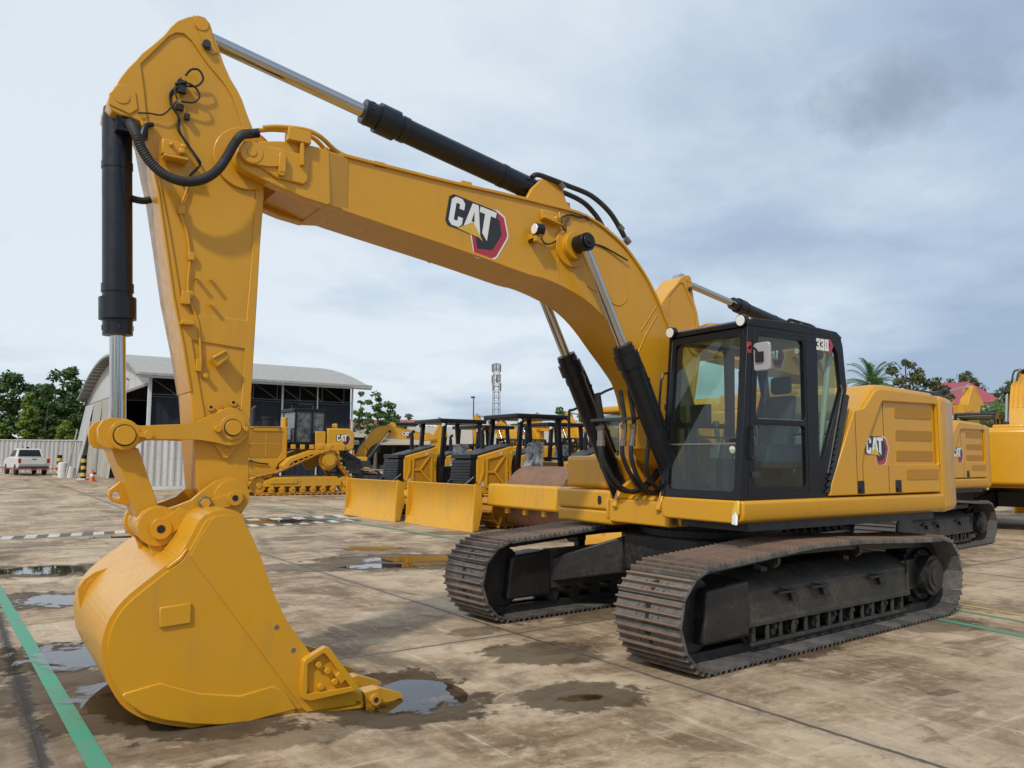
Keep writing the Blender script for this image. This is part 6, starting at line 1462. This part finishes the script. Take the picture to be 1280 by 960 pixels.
# ---------------------------------------------------------------- trees
def tree(name, x, y, h, wid, label, mat='leaf_dark', base=.28, n=1500, leaf=.30, seed=1, clumps=26, cat='tree', group='trees around the yard', sparse=1.0, shape=0):
    rnd = random.Random(seed); z0 = gz(x, y); t = empty(name, (x, y, z0), rnd.uniform(0, 6), label, cat, group)
    tr = MB(); tip = Vector((rnd.uniform(-.3,.3), rnd.uniform(-.3,.3), h*.72)); r0 = .018*h+.05
    tr.tube([(0,0,-.1),(tip.x*.3+rnd.uniform(-.15,.15),tip.y*.3,h*.3),(tip.x*.7,tip.y*.7+rnd.uniform(-.15,.15),h*.55),tip], r0*.55, 7)
    tr.cyl((0,0,-.1),(tip.x*.25,tip.y*.25,h*.28),r0*1.15,r0*.6,9)
    cr = MB(); cl = []
    for k in range(clumps):
        while True:
            u = Vector((rnd.uniform(-1,1), rnd.uniform(-1,1), rnd.uniform(-1,1)))
            if u.length < 1: break
        zc = h*(base+(1-base)*(.5+.46*u.z)); f = 1.0
        if shape == 1: f = max(.25, 1-((zc/h-base)/(1-base))*.8)      # cone
        c = Vector((u.x*wid/2*f, u.y*wid/2*f, zc)); cl.append((c, rnd.uniform(.55,1.1)*wid*.19))
        if k % 3 == 0:
            a = Vector((tip.x*.5, tip.y*.5, max(h*.2, c.z-.35*wid*.5-rnd.uniform(0,.6)))); a.z = min(a.z, h*.66)
            tr.tube([a, a.lerp(c, .5)+Vector((0,0,.1*wid*.3)), c], r0*.22, 5)
    tr.build('trunk', M['bark'], t)
    for i in range(int(n)):
        c, r = cl[rnd.randrange(len(cl))]
        d = Vector((rnd.gauss(0,1), rnd.gauss(0,1), rnd.gauss(0,1))).normalized()*r*rnd.random()**.45
        d.z *= .75; p = c+d
        nrm = (d.normalized()*.6+Vector((rnd.gauss(0,.5), rnd.gauss(0,.5), .5+rnd.gauss(0,.4)))).normalized()
        a = nrm.cross(Vector((rnd.gauss(0,1), rnd.gauss(0,1), rnd.gauss(0,1)))).normalized(); bb = nrm.cross(a)
        s = leaf*rnd.uniform(.6,1.25); l = s*rnd.uniform(.9,1.5)
        cr.add([p-a*l*.5, p+bb*s*.35-nrm*s*.12, p+a*l*.5, p-bb*s*.35-nrm*s*.12], [(0,1,2,3)])
    cr.build('crown', M[mat], t, smooth=False)
    return t
def tu(u, d, ytop, wpx, label, **k):
    p = W(u, d); hz = 570+.00416*(u-640)*1.0
    h = CAM_H+(hz-ytop)/1000*d-p.z
    tree(k.pop('name', 'tree'), p.x, p.y, h, wpx/1000*d, label, **k)
L_ = [(10,66,458,58,'tall dark tree at the far left edge, above the fence','leaf_dark'),(-28,72,470,60,'dark tree cut by the left edge of the frame','leaf_dark'),(50,74,466,46,'dark tree standing between the two tallest trees on the left','leaf_dark'),(78,66,450,56,'tallest dark tree beside the hangar roof on the left','leaf_dark'),
      (112,80,474,50,'dark tree rising behind the hangar roof edge','leaf_dark')]
for i, (u, d, yt, wp, lab, mt) in enumerate(L_): tu(u, d, yt, wp, lab, mat=mt, seed=20+i, n=5200, leaf=.34, clumps=64, base=.06)
tu(36, 63.5, 484, 34, 'yellow green feathery tree behind the middle of the fence', mat='leaf_light', seed=31, n=3600, leaf=.26, shape=1, base=.04, clumps=56)
tu(84, 63, 512, 36, 'low yellow green bush tree between the fence and the hangar', mat='leaf_light', seed=32, n=3000, leaf=.26, shape=1, base=.04, clumps=48)
tu(4, 63, 518, 22, 'small yellow green tree at the left end of the fence', mat='leaf_light', seed=33, n=900, leaf=.26, shape=1, base=.08)
tu(60, 64, 498, 26, 'grey green slim tree between the two yellow green trees', mat='leaf_dark', seed=34, n=2400, leaf=.26, base=.04, clumps=40)
for i, (u, d, yt, wp, lab, n) in enumerate([(450,88,480,26,'slender airy tree close to the hangar end wall',900),(470,84,486,32,'airy tree with a forked crown right of the hangar',1300),(492,86,487,34,'fuller airy tree above the tan warehouse roof',1500),(512,92,508,26,'low round tree beyond the warehouse roof',900),(545,110,516,34,'low dark tree line end left of the lamp pole',900)]):
    tu(u, d, yt, wp, lab, mat='leaf_mid', seed=40+i, n=n, leaf=.34, clumps=22, base=.2)
for i, (u, d, yt, wp, lab) in enumerate([(702,92,507,34,'bright leafy tree left of the black boom cylinders'),(736,88,501,44,'bright leafy tree seen between the boom cylinders'),(655,120,519,30,'distant low tree right of the lattice tower')]):
    tu(u, d, yt, wp, lab, mat='leaf_mid', seed=50+i, n=1200, leaf=.36, clumps=20, base=.25)
for i, (u, d, yt, wp, lab, mt, n, cl) in enumerate([(1134,82,436,58,'sparse open tree right of the palm, sky showing through','leaf_dry',1700,30),(1164,80,462,46,'low olive tree behind the engine cover of the nearest excavator','leaf_dry',2000,24),(1108,84,466,44,'low tree at the foot of the palm','leaf_mid',1600,22),
      (1213,108,450,48,'thin round-topped tree rising behind the red roof','leaf_dry',1700,30),(1186,110,462,40,'small thin tree left of the round-topped tree','leaf_dry',1200,20),(1244,108,462,44,'pale dry tree right of the red roof','leaf_dry',1200,22)]):
    tu(u, d, yt, wp, lab, mat=mt, seed=60+i, n=n, leaf=.36, clumps=cl, base=.3)
tu(1255, 46, 480, 76, 'dense bright green bush tree in front of the red-roofed house', mat='leaf_mid', seed=71, n=5200, leaf=.24, clumps=46, base=.05)
tu(1292, 52, 452, 62, 'tall green tree cut by the right edge of the frame', mat='leaf_mid', seed=72, n=3200, leaf=.28, clumps=34, base=.2)
def palm(u, d, ytop, label):
    p = W(u, d); h = CAM_H+(572-ytop)/1000*d ; rnd = random.Random(5)
    t = empty('palm_tree', p, 0, label, 'palm tree')
    b = MB(); b.tube([(0,0,-.1),(.1,0,h*.4),(.15,.1,h*.8),(.1,.1,h)], .16, 9); b.build('trunk', M['bark'], t)
    b = MB()
    for k in range(34):
        a = k*2.399+rnd.uniform(-.2,.2); el_ = R(rnd.uniform(0,86)); L = rnd.uniform(2.4,3.2); q = []
        for i in range(9):
            s = i/8; e = el_-s*s*R(75); q.append((i*L/8, e))
        pt = Vector((.1,.1,h)); pts = [pt.copy()]
        for i in range(8):
            e = q[i][1]; pt = pt+Vector((math.cos(a)*math.cos(e), math.sin(a)*math.cos(e), math.sin(e)))*L/8; pts.append(pt.copy())
        b.tube(pts, .018, 4, sub=1)
        for i in range(1, 8):
            ax = (pts[i+1]-pts[i-1]).normalized() if i < 8 else ax; sd = ax.cross(Vector((0,0,1))).normalized()
            for s in (-1, 1):
                for m in (0, .33, .66):
                    o = pts[i].lerp(pts[min(i+1, 8)], m); ln = .62*(1-.55*i/8); dn = o+sd*s*ln*.8+ax*ln*.45+Vector((0,0,-ln*.45))
                    b.add([o-ax*.03, o+ax*.05, dn], [(0,1,2)])
    b.build('crown', M['leaf_mid'], t, smooth=False)
palm(1091, 74, 478, 'coconut palm with drooping fronds behind the nearest engine cover')
def far_and_unseen_wood():
    rnd = random.Random(9); b = MB()
    for i in range(5200):
        u = rnd.uniform(-400, 1700); d = rnd.uniform(120, 150); x = (u-640)/1000*d; h = 4.2+1.6*math.sin(u*.013)+1.2*math.sin(u*.041+1)+rnd.uniform(-.5,.8)
        z = rnd.random()**.7*h; s = rnd.uniform(.5,1.1); p = Vector((x, d, z)); n1 = Vector((rnd.gauss(0,1), rnd.gauss(0,1), rnd.gauss(0,1))).normalized(); a = n1.cross(Vector((0,.3,1))).normalized(); c = n1.cross(a)
        b.add([p-a*s, p-c*s*.7, p+a*s, p+c*s*.7], [(0,1,2,3)])
    for i in range(5200):                              # unseen trees behind the camera, added for reflections in glass and chrome
        an = rnd.uniform(R(150), R(390)); d = rnd.uniform(34, 48); x, y = d*math.cos(an), d*math.sin(an)
        h = 6.5+2.2*math.sin(an*7)+1.5*math.sin(an*17+1)+rnd.uniform(-.6,.8); z = rnd.random()**.7*h; s = rnd.uniform(.3,.6)
        if x > 22 and y > -8 or x < -20 and y > -10: continue
        p = Vector((x, y, z)); n1 = Vector((rnd.gauss(0,1), rnd.gauss(0,1), rnd.gauss(0,1))).normalized(); a = n1.cross(Vector((0,.3,1))).normalized(); c = n1.cross(a)
        b.add([p-a*s, p-c*s*.7, p+a*s, p+c*s*.7], [(0,1,2,3)])
    tag(b.build('distant_and_unseen_wood', M['leaf_dark'], smooth=False), 'far dark tree line along the horizon, and added unseen trees behind the camera', 'wood', kind='stuff')
far_and_unseen_wood()

# ---------------------------------------------------------------- pickup and small things at the left
def pickup():
    p = W(36, 54.5); r = empty('pickup_truck', p, face(-.66,.75), 'white double-cab pickup parked facing the grey fence, seen from behind', 'pickup truck')
    f = MB(); f.plate([(-2.5,.55),(-2.55,.62),(-2.55,1.14),(-1.05,1.16),(-1.0,1.16),(1.0,1.18),(2.3,1.05),(2.6,.9),(2.62,.5),(2.1,.42),(-2.4,.46)], -.90, .90); bd = f.build('body', M['white'], r, bevel=.06, seg=3)
    f = MB()
    lo = [(-1.15,-.84),(1.15,-.84),(1.15,.84),(-1.15,.84)]; hi = [(-.85,-.68),(.35,-.68),(.35,.68),(-.85,.68)]
    f.hexa([(*a,1.15) for a in lo]+[(*a,1.74) for a in hi]); f.build('cabin', M['white'], r, bevel=.05, seg=3)
    f = MB(); f.add([(-1.13,-.68,1.22),(-1.13,.68,1.22),(-.895,.58,1.66),(-.895,-.58,1.66)], [(0,1,2,3)]); f.build('rear_window', M['black'], r, smooth=False)
    for s in (-1, 1):
        f = MB(); f.add([(-.95,s*.832,1.22),(.85,s*.832,1.22),(.3,s*.715,1.66),(-.78,s*.715,1.66)], [(0,1,2,3)]); f.build('side_window', M['black'], r, smooth=False)
        f = MB(); f.box(-2.57,-2.50,*sorted((s*.74,s*.905)),.80,1.10); f.build('tail_light', M['lamp_red'], r, bevel=.015)
        for x in (-1.5, 1.65):
            f = MB(); f.ycyl(x,.37,*sorted((s*.70,s*.92)),.37,n=26); f.build('wheel', M['tyre'], r, bevel=.04)
    f = MB(); f.box(-2.575,-2.555,-.72,.72,.70,1.12); tg = f.build('tailgate', M['white'], r, bevel=.01)
    f = MB(); f.box(-2.59,-2.576,-.13,.13,1.02,1.07); f.build('tailgate_handle', M['black'], tg)
    f = MB(); f.box(-2.64,-2.40,-.86,.86,.42,.56); f.build('rear_bumper', M['grey_dark'], r, bevel=.03)
    f = MB(); f.box(-2.38,-1.2,-.74,.74,1.05,1.165); f.build('load_bed', M['inside'], r)
    f = MB(); f.tube([(-.4,.3,1.74),(-.5,.3,1.95)],.015,5); f.box(-.35,-.15,-.08,.08,1.74,1.86); f.build('roof_beacon', M['black'], r)
pickup()
def bollard(u, d, h, label):
    p = W(u, d); r = empty('bollard', p, 0, label, 'bollard', 'striped bollards by the hangar doors')
    n = 7
    b = MB()
    for k in range(n): b.cyl((0,0,h*k/n),(0,0,h*(k+1)/n),.15,n=16,mi=k % 2)
    b.build('striped_post', [M['black'], M['bollard_yellow']], r)
    b = MB(); b.box(-.26,.26,-.26,.26,0,.08); b.build('foot', M['white'], r, bevel=.02)
bollard(77.5, 51, 1.38, 'black and yellow striped bollard nearer the pickup'); bollard(108, 47, 1.42, 'black and yellow striped bollard beside the traffic cone')
p = W(119, 45); c = empty('traffic_cone', p, 0, 'orange traffic cone with a white band beside the striped bollard', 'traffic cone')
f = MB(); f.box(-.2,.2,-.2,.2,0,.04); f.cyl((0,0,.04),(0,0,.28),.15,.11,18); f.cyl((0,0,.42),(0,0,.68),.08,.03,18); f.build('cone_body', M['orange'], c, bevel=.005)
f = MB(); f.cyl((0,0,.28),(0,0,.42),.112,.082,18); f.build('cone_band', M['white_clean'], c)
for i, (u, d, h, lab) in enumerate(((82,50,1.0,'white plastic drum next to the nearer striped bollard'),(93,49.5,.72,'smaller white plastic drum leaning by the hangar door'))):
    p = W(u, d); r = empty('plastic_drum', p, 0, lab, 'drum')
    f = MB(); f.cyl((0,0,0),(0,0,h*.9),.27,n=20); f.cyl((0,0,h*.9),(0,0,h*.96),.27,.15,n=20); f.cyl((0,0,h*.45),(0,0,h*.5),.28,n=20); f.build('drum_body', M['white'], r)
    f = MB(); f.cyl((0,0,h*.96),(0,0,h),.08,n=14); f.build('cap', M['red'], r)
def barrier():
    a = W(-70, 52); b_ = W(77.5, 51); f = MB(); pts = []
    for i in range(9):
        t = i/8; q = a.lerp(b_, t); pts.append((q.x, q.y, q.z+.55-.12*math.sin(math.pi*((t*2) % 1))))
    f.tube(pts, .035, 6); o = f.build('barrier_rope', M['lamp_red']); tag(o, 'red barrier rope strung along the ground in front of the pickup', 'rope')
barrier()
for k, (u, top) in enumerate(((86, .5), (99, .8))):
    p = W(u, 48.8); r = MB(); r.tube([(0,0,.02),(.5*top,.6,3.0+k*.5)], .05, 6, sub=1); o = r.build('leaning_pole', M['sheet_cream'], loc=p)
    tag(o, ('longer' if k else 'shorter')+' pale pole leaning against the hangar doors', 'pole')
